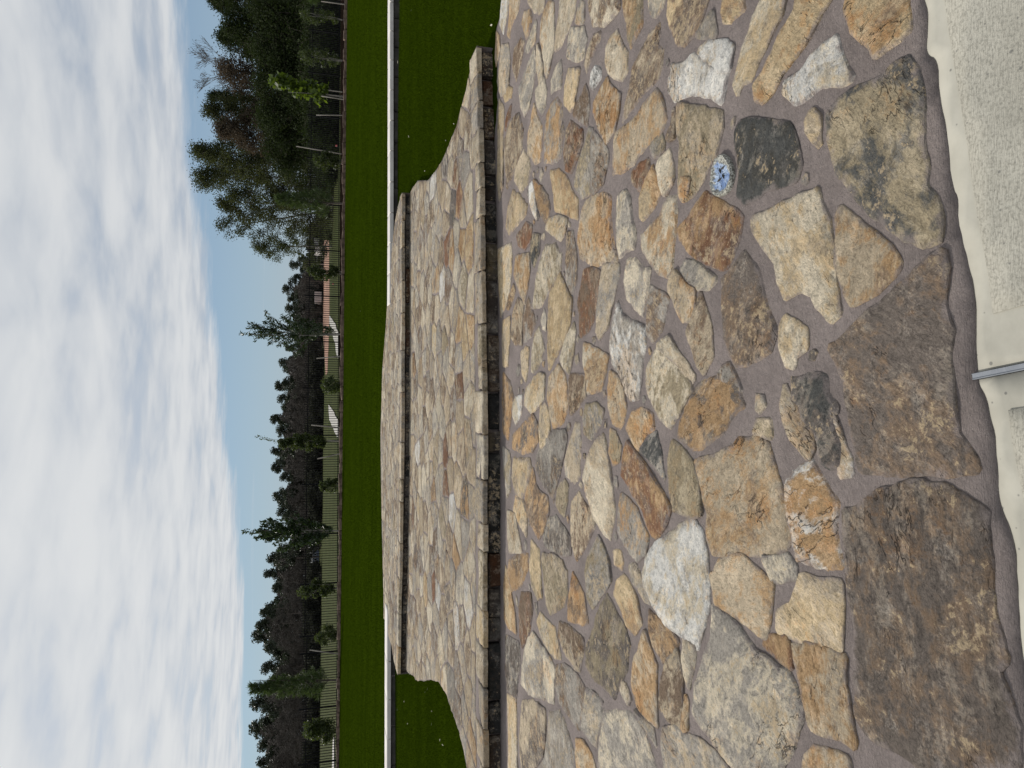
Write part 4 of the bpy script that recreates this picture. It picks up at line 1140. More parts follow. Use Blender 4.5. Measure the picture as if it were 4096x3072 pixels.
# ------------------------------------------------------------------ fence
fn = empty('metal_fence', (0, fence_y(0), 0.24), 'long black metal picket fence behind the planting bed', 'fence')
FH = 1.74
post_px = [-215, -45, 125, 295, 466, 636, 818, 1001, 1184, 1367, 1553, 1741, 1936, 2135, 2334, 2540, 2609, 2829, 3048, 3268]
def fence_pt(y_src):
    d = ray(1290, y_src); k = d.x / d.y
    Y = 36.6
    for _ in range(40): Y = fence_y(k * Y)
    return Vector((k * Y, Y, 0.24))
posts = [fence_pt(v) for v in post_px]
pm = box_mesh('post', -0.032, 0.032, -0.032, 0.032, -0.2, FH + 0.06, 0.006)
# small cap on the post
pk = box_mesh('picket', -0.0125, 0.0125, -0.0125, 0.0125, 0.04, FH)
pm.materials.append(M['fence']); pk.materials.append(M['fence'])
pickets = []
for i, p in enumerate(posts):
    o = link('post', pm, None, fn, p - fn.location)
    if i + 1 < len(posts):
        nx_ = posts[i + 1]; d = nx_ - p; L = d.length; ang = math.atan2(d.y, d.x)
        drop = -0.10 if p.x < -11 else 0.0
        for zz, hh in ((FH - 0.19 + drop, 0.036), (0.10, 0.036)):
            me = box_mesh('rail', 0.0, L, -0.014, 0.014, zz, zz + hh); me.materials.append(M['fence'])
            o = link('rail', me, None, fn, p - fn.location); o.rotation_euler = (0, 0, ang)
        n = max(2, int(round(L / 0.117)))
        for k in range(1, n): pickets.append((p + d * k / n - fn.location + Vector((0, 0, drop)), ang))

pickets.sort(key=lambda t: (abs(t[0].x) > 0.53 * (t[0].y + fn.location.y), t[0].y))
for loc, ang in pickets[:300]:
    o = link('picket', pk, None, fn, loc); o.rotation_euler = (0, 0, ang)
bm = bmesh.new()
for loc, ang in pickets[300:]:
    n0 = len(bm.verts); bm.from_mesh(pk); bm.verts.ensure_lookup_table()
    bmesh.ops.transform(bm, matrix=Matrix.Translation(loc) @ Matrix.Rotation(ang, 4, 'Z'), verts=bm.verts[n0:])
me = bpy.data.meshes.new('picket_row'); bm.to_mesh(me); bm.free(); me.materials.append(M['fence'])
tag(link('picket_row', me, None, fn), kind='stuff')

# ------------------------------------------------------------------ foliage
def leaf_quads(C, size, aspect=0.5, up=0.0, dirs=None):
    """diamond leaves at centres C; returns V,F"""
    n = len(C)
    if dirs is None:
        d = rng.normal(size=(n, 3)); d[:, 2] += up
    else: d = dirs + rng.normal(size=(n, 3)) * 0.35
    d /= np.linalg.norm(d, axis=1, keepdims=True) + 1e-9
    o = rng.normal(size=(n, 3)); s = np.cross(d, o); s /= np.linalg.norm(s, axis=1, keepdims=True) + 1e-9
    L = size * rng.uniform(0.6, 1.25, n)[:, None]
    V = np.empty((n * 4, 3))
    V[0::4] = C - d * L / 2; V[1::4] = C + s * L * aspect / 2 + d * L * 0.05; V[2::4] = C + d * L / 2; V[3::4] = C - s * L * aspect / 2 + d * L * 0.05
    return V, np.arange(n * 4).reshape(-1, 4)
def clumps(cs_, radii, per, squash=0.75):
    out = []
    for c, r in zip(cs_, radii):
        p = rng.normal(size=(per, 3)); p /= np.linalg.norm(p, axis=1, keepdims=True)
        p *= (rng.uniform(0, 1, (per, 1)) ** 0.45) * r; p[:, 2] *= squash
        out.append(np.array(c) + p)
    return np.concatenate(out)
def curve(a, b, bend, n=6):
    a, b = Vector(a), Vector(b); L = (b - a).length
    o = Vector((random.uniform(-1, 1), random.uniform(-1, 1), random.uniform(-0.3, 0.6))) * bend * L
    return [a.lerp(b, t / (n - 1)) + o * math.sin(math.pi * t / (n - 1)) for t in range(n)]

def broad_tree(H, Wd, ncl, per, leaf, cbase=0.22, tr=0.13, lean=(0, 0), squash=0.8, top_narrow=0.55, rcl=None, twigs=0):
    """returns trunk mesh data and leaf centres (local)"""
    TV, TF = [], []
    top = Vector((lean[0], lean[1], H * 0.93))
    tk = curve((0, 0, -0.3), top, 0.03, 9)
    tube_into(TV, TF, tk, [tr * (1 - 0.9 * i / 8) for i in range(9)], 7)
    C, Rr = [], []
    for i in range(ncl):
        t = cbase + (1 - cbase) * (i + random.random()) / ncl
        env = math.sin(math.pi * min(1, (t - cbase) / (1 - cbase) * 0.75 + 0.22)) ** 0.7
        if t > 0.75: env *= 1 - (t - 0.75) / 0.25 * (1 - top_narrow) 
        a = random.uniform(0, 2 * math.pi); rr = Wd / 2 * env * math.sqrt(random.random())
        ax = tk[min(8, int(t * 8))]
        r = (rcl or Wd * 0.13) * random.uniform(0.6, 1.25)
        c = (ax.x + math.cos(a) * rr, ax.y + math.sin(a) * rr, t * H - r * 0.4)
        C.append(c); Rr.append(r)
        st = tk[max(1, min(8, int((t - 0.12) * 8)))]
        if i % 2 == 0:
            bp = curve(st, c, 0.10, 4); r0 = tr * 0.32 * (1.15 - t)
            tube_into(TV, TF, bp, [r0, r0 * 0.7, r0 * 0.45, 0.006], 5)
            for _ in range(twigs):
                e_ = Vector(c) + Vector((random.gauss(0, r), random.gauss(0, r), random.gauss(0.4 * r, r * 0.7)))
                tube_into(TV, TF, curve(bp[2], e_, 0.1, 3), [r0 * 0.4, r0 * 0.25, 0.004], 3)
    return TV, TF, clumps(C, Rr, per, squash)

def put_tree(name, loc, label, cat, parts, group=None, rz=0.0, s=1.0):
    t = empty(name, loc, label, cat, group); t.rotation_euler = (0, 0, rz); t.scale = (s, s, s)
    for nm, me in parts: link(nm, me, None, t)
    return t
def make_parts(TV, TF, leafV, leafF, bark, leafm, nm='crown'):
    a = mesh_py('trunk', TV, TF, True); a.materials.append(M[bark])
    b = mesh_np(nm, leafV, leafF, leafF.shape[1]); b.materials.append(M[leafm])
    return [('trunk', a), (nm, b)]

# --- woods on the right: each tree by its place in the row
def gz(Y): return zg(0, Y)
def bare_limbs(H, Wd, lean):
    """forking bare limbs in the top third, ending in fine twigs"""
    TV, TF, ends = [], [], []
    tk = curve((0, 0, -0.3), (lean[0] * 0.55, 0, H * 0.68), 0.02, 6)
    tube_into(TV, TF, tk, [0.13, 0.12, 0.11, 0.10, 0.09, 0.08], 6)
    def fork(p, d, L, r, n):
        e_ = p + d * L
        tube_into(TV, TF, curve(p, e_, 0.06, 4), [r, r * 0.85, r * 0.7, r * 0.55], 4)
        if n == 0: ends.append(tuple(e_)); return
        for k in range(3 if n > 1 else 4):
            nd = (d + Vector((random.gauss(0, 0.42), random.gauss(0, 0.42), random.gauss(0.12, 0.2)))).normalized()
            fork(p + (e_ - p) * random.uniform(0.55, 1.0), nd, L * random.uniform(0.6, 0.85), max(r * 0.5, 0.011), n - 1)
    for k in range(5):
        d = Vector((random.gauss(lean[0] * 0.10, 0.45), random.gauss(0, 0.4), 1)).normalized()
        fork(tk[-1] if k < 3 else tk[-2], d, H * 0.125, 0.05, 4)
    C = np.array(ends); C = C[rng.permutation(len(C))[:len(C) // 3]]
    return TV, TF, C
def near_tree(y_src, top_x, base_half, Y, kind, label, lean_px=0, density=1.0):
    top = at_y(top_x, y_src, Y); H = top.z - gz(Y); base = Vector((at_y(1330, y_src - lean_px, Y).x, Y, gz(Y)))
    Wd = 2 * base_half / FPX * Y * (1.2 if kind == 'pine' else 1.3)
    lean = (lean_px / -FPX * Y * -1.0, 0)
    lean = (top.x - base.x, 0)
    if kind == 'pine':
        TV, TF, C = broad_tree(H, Wd, int(85 * density), 215, 0.3, 0.10, 0.16, lean, 0.75, 0.6, Wd * 0.12, twigs=2)
        C = C + rng.normal(size=C.shape) * 0.15
        LV, LF = leaf_quads(C, 0.28, 0.22)
        pr = make_parts(TV, TF, LV, LF, 'bark', 'leaf_dark')
    elif kind == 'bare':
        TV, TF, C = bare_limbs(H, Wd, lean)
        LV, LF = leaf_quads(C, 0.16, 0.4, 1.0)
        pr = make_parts(TV, TF, LV, LF, 'bark', 'twig')
    else:
        lm = {'dark': 'leaf_dark', 'olive': 'leaf_olive', 'light': 'leaf_light', 'rust': 'leaf_rust'}[kind]
        TV, TF, C = broad_tree(H, Wd, int(110 * density), 215, 0.2, 0.03, 0.12, lean, 0.95, 0.72, Wd * 0.13, twigs=4)
        C = C + rng.normal(size=C.shape) * 0.18
        LV, LF = leaf_quads(C, 0.17, 0.6)
        pr = make_parts(TV, TF, LV, LF, 'bark' if kind in ('dark', 'rust') else 'pale_bark', lm)
    return put_tree('pine_tree' if kind == 'pine' else 'tree', base, label, 'tree', pr)

near_tree(-60, 800, 105, 62, 'pine', 'tall dark pine at the right end of the woods')
near_tree(20, 832, 70, 66, 'pine', 'dark pine with tufted top second from the right end of the woods')
near_tree(95, 890, 95, 60, 'dark', 'dense dark broadleaf tree left of the tufted pine')
near_tree(160, 872, 80, 63, 'dark', 'dark tree with a small ragged spire left of the bare twigs gap')
near_tree(265, 748, 85, 72, 'bare', 'bare leafless tree top reaching above the woods', lean_px=-60)
near_tree(285, 872, 110, 65, 'rust', 'russet leaved tree below the bare twigs')
near_tree(385, 832, 60, 74, 'pine', 'small pine top rising behind the russet tree')
near_tree(445, 812, 75, 70, 'olive', 'olive green tree left of the small pine top')
near_tree(520, 862, 75, 66, 'rust', 'brownish tree between two taller green trees')
near_tree(605, 770, 85, 70, 'light', 'tallest pale green tree in the woods', density=1.35)
near_tree(715, 778, 95, 73, 'light', 'pale green tree with thin pale trunk near the pine sapling', density=1.35)
near_tree(810, 868, 85, 76, 'olive', 'open crowned olive tree at the left of the woods', density=0.95)
near_tree(905, 866, 75, 80, 'olive', 'sparse leaning tree at the left edge of the woods', lean_px=70, density=0.42)
near_tree(985, 1010, 60, 84, 'light', 'small thin tree at the foot of the woods', density=0.45)
for i, (ys_, tx, bh, Y, lb) in enumerate([(40, 1010, 150, 56, 'dark bushy undergrowth at the far right under the pines'), (190, 1020, 130, 57, 'dark bushy undergrowth behind the lime sapling'), (330, 1020, 130, 58, 'dark bushy undergrowth under the russet tree'), (470, 1030, 120, 60, 'dark bushy undergrowth under the olive tree'), (590, 1060, 110, 62, 'dark bushy undergrowth under the tallest pale tree')]):
    near_tree(ys_, tx, bh, Y, 'dark', lb, density=0.9)

for i, (ys_, tx, bh, Y, lb) in enumerate([(-60, 1215, 120, 50, 'low dark thicket behind the fence at its right end'), (70, 1225, 110, 48, 'low dark thicket behind the leggy shrub'), (190, 1220, 110, 49, 'low dark thicket behind the dark leggy shrub'), (310, 1225, 110, 48, 'low dark thicket behind the lime sapling'), (430, 1220, 110, 50, 'low dark thicket behind the upright grey stake'), (545, 1230, 100, 49, 'low dark thicket behind the long leaning stake'), (640, 1255, 70, 52, 'low dark thicket at the left end of the undergrowth')]):
    near_tree(ys_, tx, bh, Y, 'dark', lb, density=0.55)
# --- far treeline: a few kinds, copied along the field edge
def far_pine(H, k):
    TV, TF = [], []
    tube_into(TV, TF, [(0, 0, -0.5), (0.2, 0, H * 0.5), (0, 0, H * 0.97)], [0.22, 0.16, 0.04], 5)
    C, Rr = [], []
    for i in range(22):
        t = 0.50 + 0.5 * (i + random.random()) / 22
        env = (1.0 - max(0, (t - 0.72)) / 0.28 * 0.75) * (0.55 + 0.45 * min(1, (t - 0.48) / 0.2))
        a = random.uniform(0, 6.28); rr = 3.1 * env * math.sqrt(random.random())
        C.append((math.cos(a) * rr, math.sin(a) * rr, t * H)); Rr.append(random.uniform(0.9, 1.6))
        if i % 2 == 0: tube_into(TV, TF, [(0, 0, t * H - 0.8), C[-1]], [0.07, 0.02], 3)
    LV, LF = leaf_quads(clumps(C, Rr, 120, 0.65), 0.55, 0.5)
    return make_parts(TV, TF, LV, LF, 'bark', 'needle_far')
def far_bare(H):
    TV, TF, C = broad_tree(H, H * 0.75, 26, 90, 0.4, 0.15, 0.16, (0, 0), 0.9, 0.7, H * 0.11, twigs=3)
    LV, LF = leaf_quads(C, 0.75, 0.13, 0.8)
    return make_parts(TV, TF, LV, LF, 'bark', 'twig')
def far_bush(H, Wd):
    C, Rr = [], []
    for i in range(26):
        C.append((random.uniform(-Wd / 2, Wd / 2), random.uniform(-Wd / 4, Wd / 4), H * random.uniform(0.1, 0.8))); Rr.append(random.uniform(0.5, 0.9) * H * 0.35)
    TV, TF = [], []
    for c in C[:8]: tube_into(TV, TF, [(c[0] * 0.5, c[1] * 0.5, -0.2), c], [0.06, 0.02], 4)
    LV, LF = leaf_quads(clumps(C, Rr, 80, 0.8), 0.5, 0.5)
    return make_parts(TV, TF, LV, LF, 'bark', 'thicket')
PV = [far_pine(14, i) for i in range(5)]; BV = [far_bare(11) for i in range(3)]; SV = [far_bush(3.4, 9) for i in range(3)]
TOPS_Y = [1030, 1055, 1100, 1150, 1200, 1236, 1310, 1400, 1450, 1553, 1600, 1669, 1720, 1794, 1871, 1915, 1975, 2010, 2060, 2130, 2200, 2238, 2306, 2345, 2441, 2500, 2550, 2590, 2620, 2680, 2740, 2810, 2850, 2890, 2920, 2990, 3040]
TOPS_X = [1195, 1161, 1178, 1134, 1152, 1144, 1150, 1144, 1120, 1103, 1116, 1086, 1110, 1091, 1088, 1125, 1098, 1115, 1112, 1128, 1110, 1074, 1059, 1093, 1045, 1028, 1018, 1064, 1093, 1054, 1070, 1008, 1050, 1045, 1004, 1040, 1035]
def tree_copy(parts, nm, loc, s, label, group, cat='tree'):
    t = empty(nm, loc, label, cat, group); t.scale = (s * random.uniform(0.9, 1.25),) * 2 + (s,); t.rotation_euler = (0, 0, random.uniform(0, 6.28))
    for n_, me in parts: link(n_, me, None, t)
    return t
ys_ = [y for y in TOPS_Y] + [3110, 3200, 3300]
for i, y in enumerate(TOPS_Y + [3110, 3190, 3280]):
    x = np.interp(y, TOPS_Y, TOPS_X); Y = random.uniform(205, 250)
    top = at_y(x, y, Y); H = top.z - gz(Y)
    tree_copy(random.choice(PV), 'pine_tree', (top.x, Y, gz(Y)), H / 14, 'dark pine in the far treeline across the field', 'far pines across the field')
for i in range(34):
    y = 1040 + i * 64 + random.uniform(-20, 20); Y = random.uniform(255, 285)
    x = np.interp(y, TOPS_Y, TOPS_X) + random.uniform(14, 40)
    top = at_y(x, y, Y); H = top.z - gz(Y)
    tree_copy(random.choice(PV), 'pine_tree', (top.x, Y, gz(Y)), H / 14, 'dark pine in the far treeline across the field', 'far pines across the field')
for i in range(52):
    y = 985 + i * 42 + random.uniform(-15, 15); Y = random.uniform(185, 215) if not 2170 < y < 2265 else 240
    x = np.interp(y, TOPS_Y, TOPS_X) + random.uniform(45, 85)
    top = at_y(x, y, Y); H = top.z - gz(Y)
    tree_copy(random.choice(BV), 'bare_tree', (top.x, Y, gz(Y)), H / 11, 'grey brown leafless tree below the far pines', 'leafless trees below the far pines')
for i in range(56):
    y = 1000 + i * 39 + random.uniform(-10, 10)
    Y = random.uniform(168, 182) if y > 1400 else random.uniform(200, 215)
    if 2160 < y < 2275 : Y = 246
    b = at_y(1290, y, Y)
    tree_copy(random.choice(SV), 'bush', (b.x, Y, gz(Y)), random.uniform(0.9, 1.35), 'dark bush at the foot of the far treeline', 'dark bushes along the far treeline', 'bush')

# the depth of the far wood, nobody could count its stems
Cw = []
for i in range(130000):
    y = random.uniform(900, 3250); Y = random.uniform(262, 300) if 2150 < y < 2290 else random.uniform(220, 300)
    tx = np.interp(y, TOPS_Y, TOPS_X) + 48 + 34 * noise.noise(Vector((y * 0.021, 3, Y * 0.02))) + 16 * noise.noise(Vector((y * 0.075, 9, 0)))
    k = random.random() ** 0.8
    p = at_y(1285 + (tx - 1285) * k, y, Y); Cw.append((p.x + random.gauss(0, 0.4), Y, max(p.z, gz(Y) + 0.2)))
LV, LF = leaf_quads(np.array(Cw), 1.15, 0.45, 0.6)
me = mesh_np('far_woodland', LV, LF, 4); me.materials.append(M['twig'])
tag(link('far_woodland', me), 'grey brown winter woodland filling the space below the far pines', kind='stuff')

# --- young trees and shrubs of the bed
def bed_pt(y_src, frac):
    d = ray(1345, y_src); k = d.x / d.y; Y = 34
    for _ in range(30):
        x = k * Y; y0 = 32.8 + 0.035 * x; y1 = max(fence_y(x) - 0.4, y0 + 0.6); Y = y0 + (y1 - y0) * frac
    return Vector((k * Y, Y, 0.29))
def young(name, y_src, top_x, bot_x, half, frac, kind, label, leaf=0.13, n=2200, lm='leaf_fresh', asp=0.45, spire=0, stems=4, cone=False, lean=0.0):
    b = bed_pt(y_src, frac); Y = b.y
    top = at_y(top_x, y_src, Y); H = top.z - b.z; low = at_y(bot_x, y_src, Y).z - b.z
    Wd = half / FPX * Y * 2
    TV, TF = [], []; C, D = [], []
    if kind == 'upright':
        # steep whips, leaves set along them
        nw = 34
        tube_into(TV, TF, curve((0, 0, -0.1), (top.x - b.x, 0, H * 0.9), 0.02, 7), [0.035, 0.03, 0.025, 0.02, 0.015, 0.01, 0.005], 6)
        for i in range(nw):
            t = i / nw; a = random.uniform(0, 6.28)
            z0 = max(low * 0.6, 0.1) + t * H * 0.62
            env = math.sin(math.pi * (0.22 + 0.72 * t)) 
            e_ = Vector((math.cos(a) * Wd / 2 * env * random.uniform(0.5, 1), math.sin(a) * Wd / 2 * env, z0 + H * random.uniform(0.16, 0.36)))
            if e_.z > H: e_.z = H
            bp = curve((0, 0, z0), e_, 0.08, 6)
            tube_into(TV, TF, bp, [0.012, 0.010, 0.008, 0.006, 0.004, 0.003], 4)
            for k in range(n // nw):
                s = random.uniform(0.15, 1.02); p = Vector(bp[0]).lerp(bp[-1], s); j = int(min(s, 0.99) * 5); p = bp[j].lerp(bp[j + 1], min(s, 0.99) * 5 - j)
                C.append(p + Vector((random.gauss(0, 0.05), random.gauss(0, 0.05), random.gauss(0, 0.05))))
                dr = (bp[-1] - bp[0]).normalized() + Vector((random.gauss(0, 0.8), random.gauss(0, 0.8), random.gauss(0, 0.5))); D.append(dr)
        # leading shoot
        for k in range(60):
            s = random.uniform(0.7, 1.0); C.append(Vector(((top.x - b.x) * s + random.gauss(0, 0.06 * (1.15 - s) * 5), random.gauss(0, 0.08), H * s))); D.append(Vector((random.gauss(0, 1), random.gauss(0, 1), 1.0)))
        LV, LF = leaf_quads(np.array([tuple(c) for c in C]), leaf, asp, dirs=np.array([tuple(d) for d in D]))
    elif kind == 'pine':
        tube_into(TV, TF, curve((0, 0, -0.1), (top.x - b.x, 0, H * 0.97), 0.01, 7), [0.05, 0.045, 0.04, 0.03, 0.022, 0.015, 0.006], 6)
        nw = 64
        for i in range(nw):
            t = (i + 0.5) / nw; a = i * 2.4 + random.uniform(-0.3, 0.3)
            z0 = low + (H - low) * t * 0.93; rr = Wd / 2 * (1 - 0.86 * t) * random.uniform(0.6, 1.05)
            e_ = Vector((math.cos(a) * rr, math.sin(a) * rr, z0 + 0.12 + 0.25 * rr)); bp = curve((0, 0, z0), e_, 0.06, 5)
            tube_into(TV, TF, bp, [0.014, 0.011, 0.009, 0.006, 0.004], 4)
            for k in range(n // nw):
                s = random.uniform(0.25, 1.0); j = int(min(s, 0.99) * 4); p = bp[j].lerp(bp[j + 1], min(s, 0.99) * 4 - j)
                dr = (e_ - bp[0]).normalized() * 1.0 + Vector((random.gauss(0, 0.6), random.gauss(0, 0.6), random.gauss(0.5, 0.5))); dr.normalize()
                C.append(p + dr * leaf * 0.45); D.append(dr)
        LV, LF = leaf_quads(np.array([tuple(c) for c in C]), leaf, asp, dirs=np.array([tuple(d) for d in D]))
    else:
        st = 0.010 + 0.003 * H
        for k in range(stems):
            a = random.uniform(0, 6.28); tube_into(TV, TF, curve((math.cos(a) * 0.04, math.sin(a) * 0.04, -0.1), (math.cos(a) * Wd * 0.22, math.sin(a) * Wd * 0.22, low + (H - low) * 0.7), 0.06, 5), [st, st * 0.8, st * 0.6, st * 0.4, 0.005], 5)
        CC, RR = [], []
        for i in range(30):
            t = (i + random.random()) / 30
            env = (1.0 - 0.68 * t) if cone else math.sqrt(max(0.05, math.sin(math.pi * (0.12 + 0.80 * t)))); a = random.uniform(0, 6.28); rr = Wd / 2 * env * 0.75 * math.sqrt(random.random())
            CC.append((lean * t + math.cos(a) * rr, math.sin(a) * rr, low + (H - low) * (0.06 + 0.88 * t))); RR.append(Wd * random.uniform(0.13, 0.22) * (1.5 if cone else 1.0))
        C = clumps(CC, RR, n // 30, 0.95)
        if spire:
            S_ = np.stack([rng.normal(0, 0.05, 60) + np.linspace(0, 0.25, 60), rng.normal(0, 0.05, 60), H + np.linspace(-0.1, spire, 60)], 1); C = np.concatenate([C, S_])
            tube_into(TV, TF, [(0, 0, H * 0.8), (0.25, 0, H + spire)], [0.01, 0.003], 4)
        LV, LF = leaf_quads(C, leaf, asp, 0.5)
    pr = make_parts(TV, TF, LV, LF, 'pale_bark' if kind != 'pine' else 'bark', lm, 'foliage')
    pr[0] = ('stem', pr[0][1])
    return put_tree(name, b, label, 'young tree' if H > 2.0 else 'shrub', pr)
young('sapling', -10, 1225, 1290, 45, 0.3, 'pine', 'pale green pine sapling at the right end of the bed', 0.28, 2600, 'needle', 0.07)
young('shrub', 78, 1190, 1360, 34, 0.6, 'bushy', 'thin leggy shrub with glossy dark leaves near the right end of the bed', 0.10, 1500, 'leaf_fresh')
young('shrub', 240, 1195, 1360, 40, 0.6, 'bushy', 'dark leggy shrub with a few bright leaves right of the lime sapling', 0.11, 1500, 'leaf_fresh')
young('sapling', 385, 1083, 1310, 48, 0.35, 'bushy', 'bright lime green sapling with large translucent leaves', 0.24, 900, 'leaf_lime', 0.75, cone=True, stems=2, lean=0.45)
young('shrub', 648, 1255, 1358, 40, 0.4, 'bushy', 'rounded dark shrub left of the lime sapling', 0.10, 3000, 'leaf_fresh')
young('pine_sapling', 812, 1105, 1340, 60, 0.4, 'pine', 'fluffy green pine sapling in front of the woods', 0.30, 4200, 'needle', 0.06)
young('shrub', 1092, 1228, 1356, 36, 0.4, 'bushy', 'compact upright shrub with yellow green top beside the dirt yard', 0.10, 3400, 'leaf_fresh')
young('young_tree', 1335, 958, 1345, 88, 0.35, 'upright', 'tallest young tree with narrow glossy leaves against the sky', 0.21, 3000, 'leaf_gloss', 0.26)
young('shrub', 1540, 1288, 1366, 40, 0.1, 'bushy', 'small sprawling dark shrub close to the edging', 0.09, 2200, 'leaf_fresh')
young('young_tree', 1765, 1105, 1310, 42, 0.4, 'bushy', 'columnar young tree with a thin leader above its crown', 0.11, 4600, 'leaf_fresh', 0.5, spire=0.9)
young('shrub', 1940, 1278, 1352, 34, 0.4, 'bushy', 'small dark shrub between the columnar tree and the glossy tree', 0.09, 1800, 'leaf_fresh')
young('young_tree', 2125, 968, 1340, 80, 0.4, 'upright', 'tall young tree with broad glossy leaves left of the centre', 0.19, 3400, 'leaf_gloss', 0.40)
young('shrub', 2350, 1192, 1338, 42, 0.4, 'bushy', 'leafy green shrub with a bright left side', 0.11, 3200, 'leaf_fresh')
young('shrub', 2540, 1262, 1348, 44, 0.4, 'bushy', 'low dark shrub in front of the pine sapling on the left', 0.09, 2200, 'leaf_fresh')
young('pine_sapling', 2722, 998, 1320, 66, 0.5, 'pine', 'tall fluffy pine sapling at the left of the bed', 0.32, 5200, 'needle', 0.06)
young('shrub', 2918, 1218, 1332, 56, 0.4, 'bushy', 'round bright green bush at the left end of the bed', 0.12, 3200, 'leaf_fresh')

# stakes
def stake(a, b, frac, label):
    p1 = bed_pt(b[1], frac); Y = p1.y
    lo = at_y(b[0], b[1], Y); hi = at_y(a[0], a[1], Y); lo.z = min(lo.z, 0.2)
    V, F = [], []; tube_into(V, F, [Vector((0, 0, 0)), (hi - lo) * 0.5, hi - lo], [0.028, 0.027, 0.025], 8)
    o = link('stake', mesh_py('stake', V, F, True), M['stake'], None, lo); tag(o, label, 'stake', 'wooden stakes in the planting bed')
stake((1285, 5), (1369, 16), 0.3, 'leaning wooden stake at the right end of the bed')
stake((1285, 384), (1372, 398), 0.2, 'pale leaning stake in front of the lime sapling')
stake((1250, 353), (1362, 367), 0.6, 'grey stake behind the lime sapling')
stake((1265, 460), (1357, 459), 0.6, 'upright grey stake left of the lime sapling')
stake((1185, 585), (1345, 614), 0.7, 'long leaning grey stake right of the rounded dark shrub')
stake((1266, 1433), (1350, 1424), 0.5, 'leaning grey stake left of the tallest young tree')
stake((1245, 1700), (1330, 1712), 0.6, 'short stake right of the columnar young tree')
stake((1269, 1835), (1353, 1813), 0.5, 'leaning stake left of the columnar young tree')
stake((1239, 2600), (1345, 2619), 0.5, 'leaning grey stake right of the left pine sapling')
# marker flags
for (x, y), lb in (((1352, 587), 'small pink marker flag by the fence near the woods'), ((1338, 1139), 'small pink marker flag on the field beside the dirt yard')):
    p = bed_pt(y, 0.95) if x > 1345 else on_ground(1346, y, 0.0)
    s = 1.0 if x > 1345 else 1.0
    f = empty('marker_flag', p, lb, 'flag', 'pink marker flags')
    V, F = [], []; tube_into(V, F, [(0, 0, -0.05), (0, 0, 0.30)], [0.004, 0.004], 5); link('wire', mesh_py('wire', V, F), M['metal'], f)
    V = [(0, 0, 0.20), (0.05, 0.01, 0.19), (0.10, -0.005, 0.20), (0.10, -0.005, 0.28), (0.05, 0.01, 0.285), (0, 0, 0.29)]
    V += [(x_, y_ + 0.004, z_) for x_, y_, z_ in V]
    link('cloth', mesh_py('cloth', V, [(0, 1, 4, 5), (1, 2, 3, 4), (11, 10, 7, 6), (10, 9, 8, 7), (0, 5, 11, 6), (2, 8, 9, 3)]), M['flag'], f)

# ------------------------------------------------------------------ far yard: trailer, shed, carport, house
def ground_at(y_src, Y, x_src=1290):
    p = at_y(x_src, y_src, Y); return Vector((p.x, Y, gz(Y)))
# white box trailer
p = ground_at(998, 190); t = empty('box_trailer', p, 'white box trailer on the dirt yard', 'trailer')
link('box', box_mesh('box', -0.85, 0.85, 0, 4.2, 0.45, 2.5, 0.04), M['white_paint'], t)
for x in (-0.03,): link('door', box_mesh('door', -0.78, 0.78, -0.03, -0.004, 0.55, 2.4, 0.01), M['white_paint'], t)
for sx in (-0.80, 0.80):
    w = bmesh.new(); bmesh.ops.create_cone(w, cap_ends=True, segments=18, radius1=0.36, radius2=0.36, depth=0.2, matrix=Matrix.Translation((sx, 2.2, 0.36)) @ Matrix.Rotation(R(90), 4, 'Y'))
    me = bpy.data.meshes.new('wheel'); w.to_mesh(me); w.free(); link('wheel', me, M['rubber'], t)
p = ground_at(968, 192); t = empty('equipment_trailer', p, 'grey equipment box on wheels right of the white trailer', 'trailer')
link('box', box_mesh('box', -1.0, 0.9, 0, 2.5, 1.35, 2.6, 0.04), M['grey_paint'], t)
link('chassis', box_mesh('chassis', -1.1, 1.0, 0.1, 2.4, 0.55, 0.7, 0.02), M['rubber'], t)
for sx in (-0.9, 0.8): link('leg', box_mesh('leg', sx - 0.05, sx + 0.05, 0.2, 0.3, 0.7, 1.35), M['rubber'], t)
for sx in (-0.85, 0.75):
    w = bmesh.new(); bmesh.ops.create_cone(w, cap_ends=True, segments=18, radius1=0.40, radius2=0.40, depth=0.22, matrix=Matrix.Translation((sx, 1.2, 0.40)) @ Matrix.Rotation(R(90), 4, 'Y'))
    me = bpy.data.meshes.new('wheel'); w.to_mesh(me); w.free(); link('wheel', me, M['rubber'], t)
p = ground_at(1188, 196); t = empty('office_trailer', p, 'beige box shaped site trailer at the back of the dirt yard', 'trailer')
link('body', box_mesh('body', -1.35, 1.35, 0, 6.0, 0.55, 2.35, 0.05), M['beige_paint'], t)
link('skirt', box_mesh('skirt', -1.3, 1.3, 0.1, 5.9, 0.25, 0.54), M['rubber'], t)
for sy in (2.4, 3.4):
    for sx in (-1.25, 1.25):
        w = bmesh.new(); bmesh.ops.create_cone(w, cap_ends=True, segments=16, radius1=0.36, radius2=0.36, depth=0.2, matrix=Matrix.Translation((sx, sy, 0.36)) @ Matrix.Rotation(R(90), 4, 'Y'))
        me = bpy.data.meshes.new('wheel'); w.to_mesh(me); w.free(); link('wheel', me, M['rubber'], t)
p = ground_at(1036, 196); t = empty('carport', p, 'dark open shed with a white roof edge left of the white trailer', 'shed')
V = [(-1.5, 0, 1.75), (1.5, 0, 1.75), (1.5, 3.6, 2.1), (-1.5, 3.6, 2.1), (-1.5, 0, 1.67), (1.5, 0, 1.67), (1.5, 3.6, 2.02), (-1.5, 3.6, 2.02)]
link('roof', mesh_py('roof', V, [(0, 1, 2, 3), (7, 6, 5, 4), (0, 4, 5, 1), (1, 5, 6, 2), (2, 6, 7, 3), (3, 7, 4, 0)]), M['grey_paint'], t)
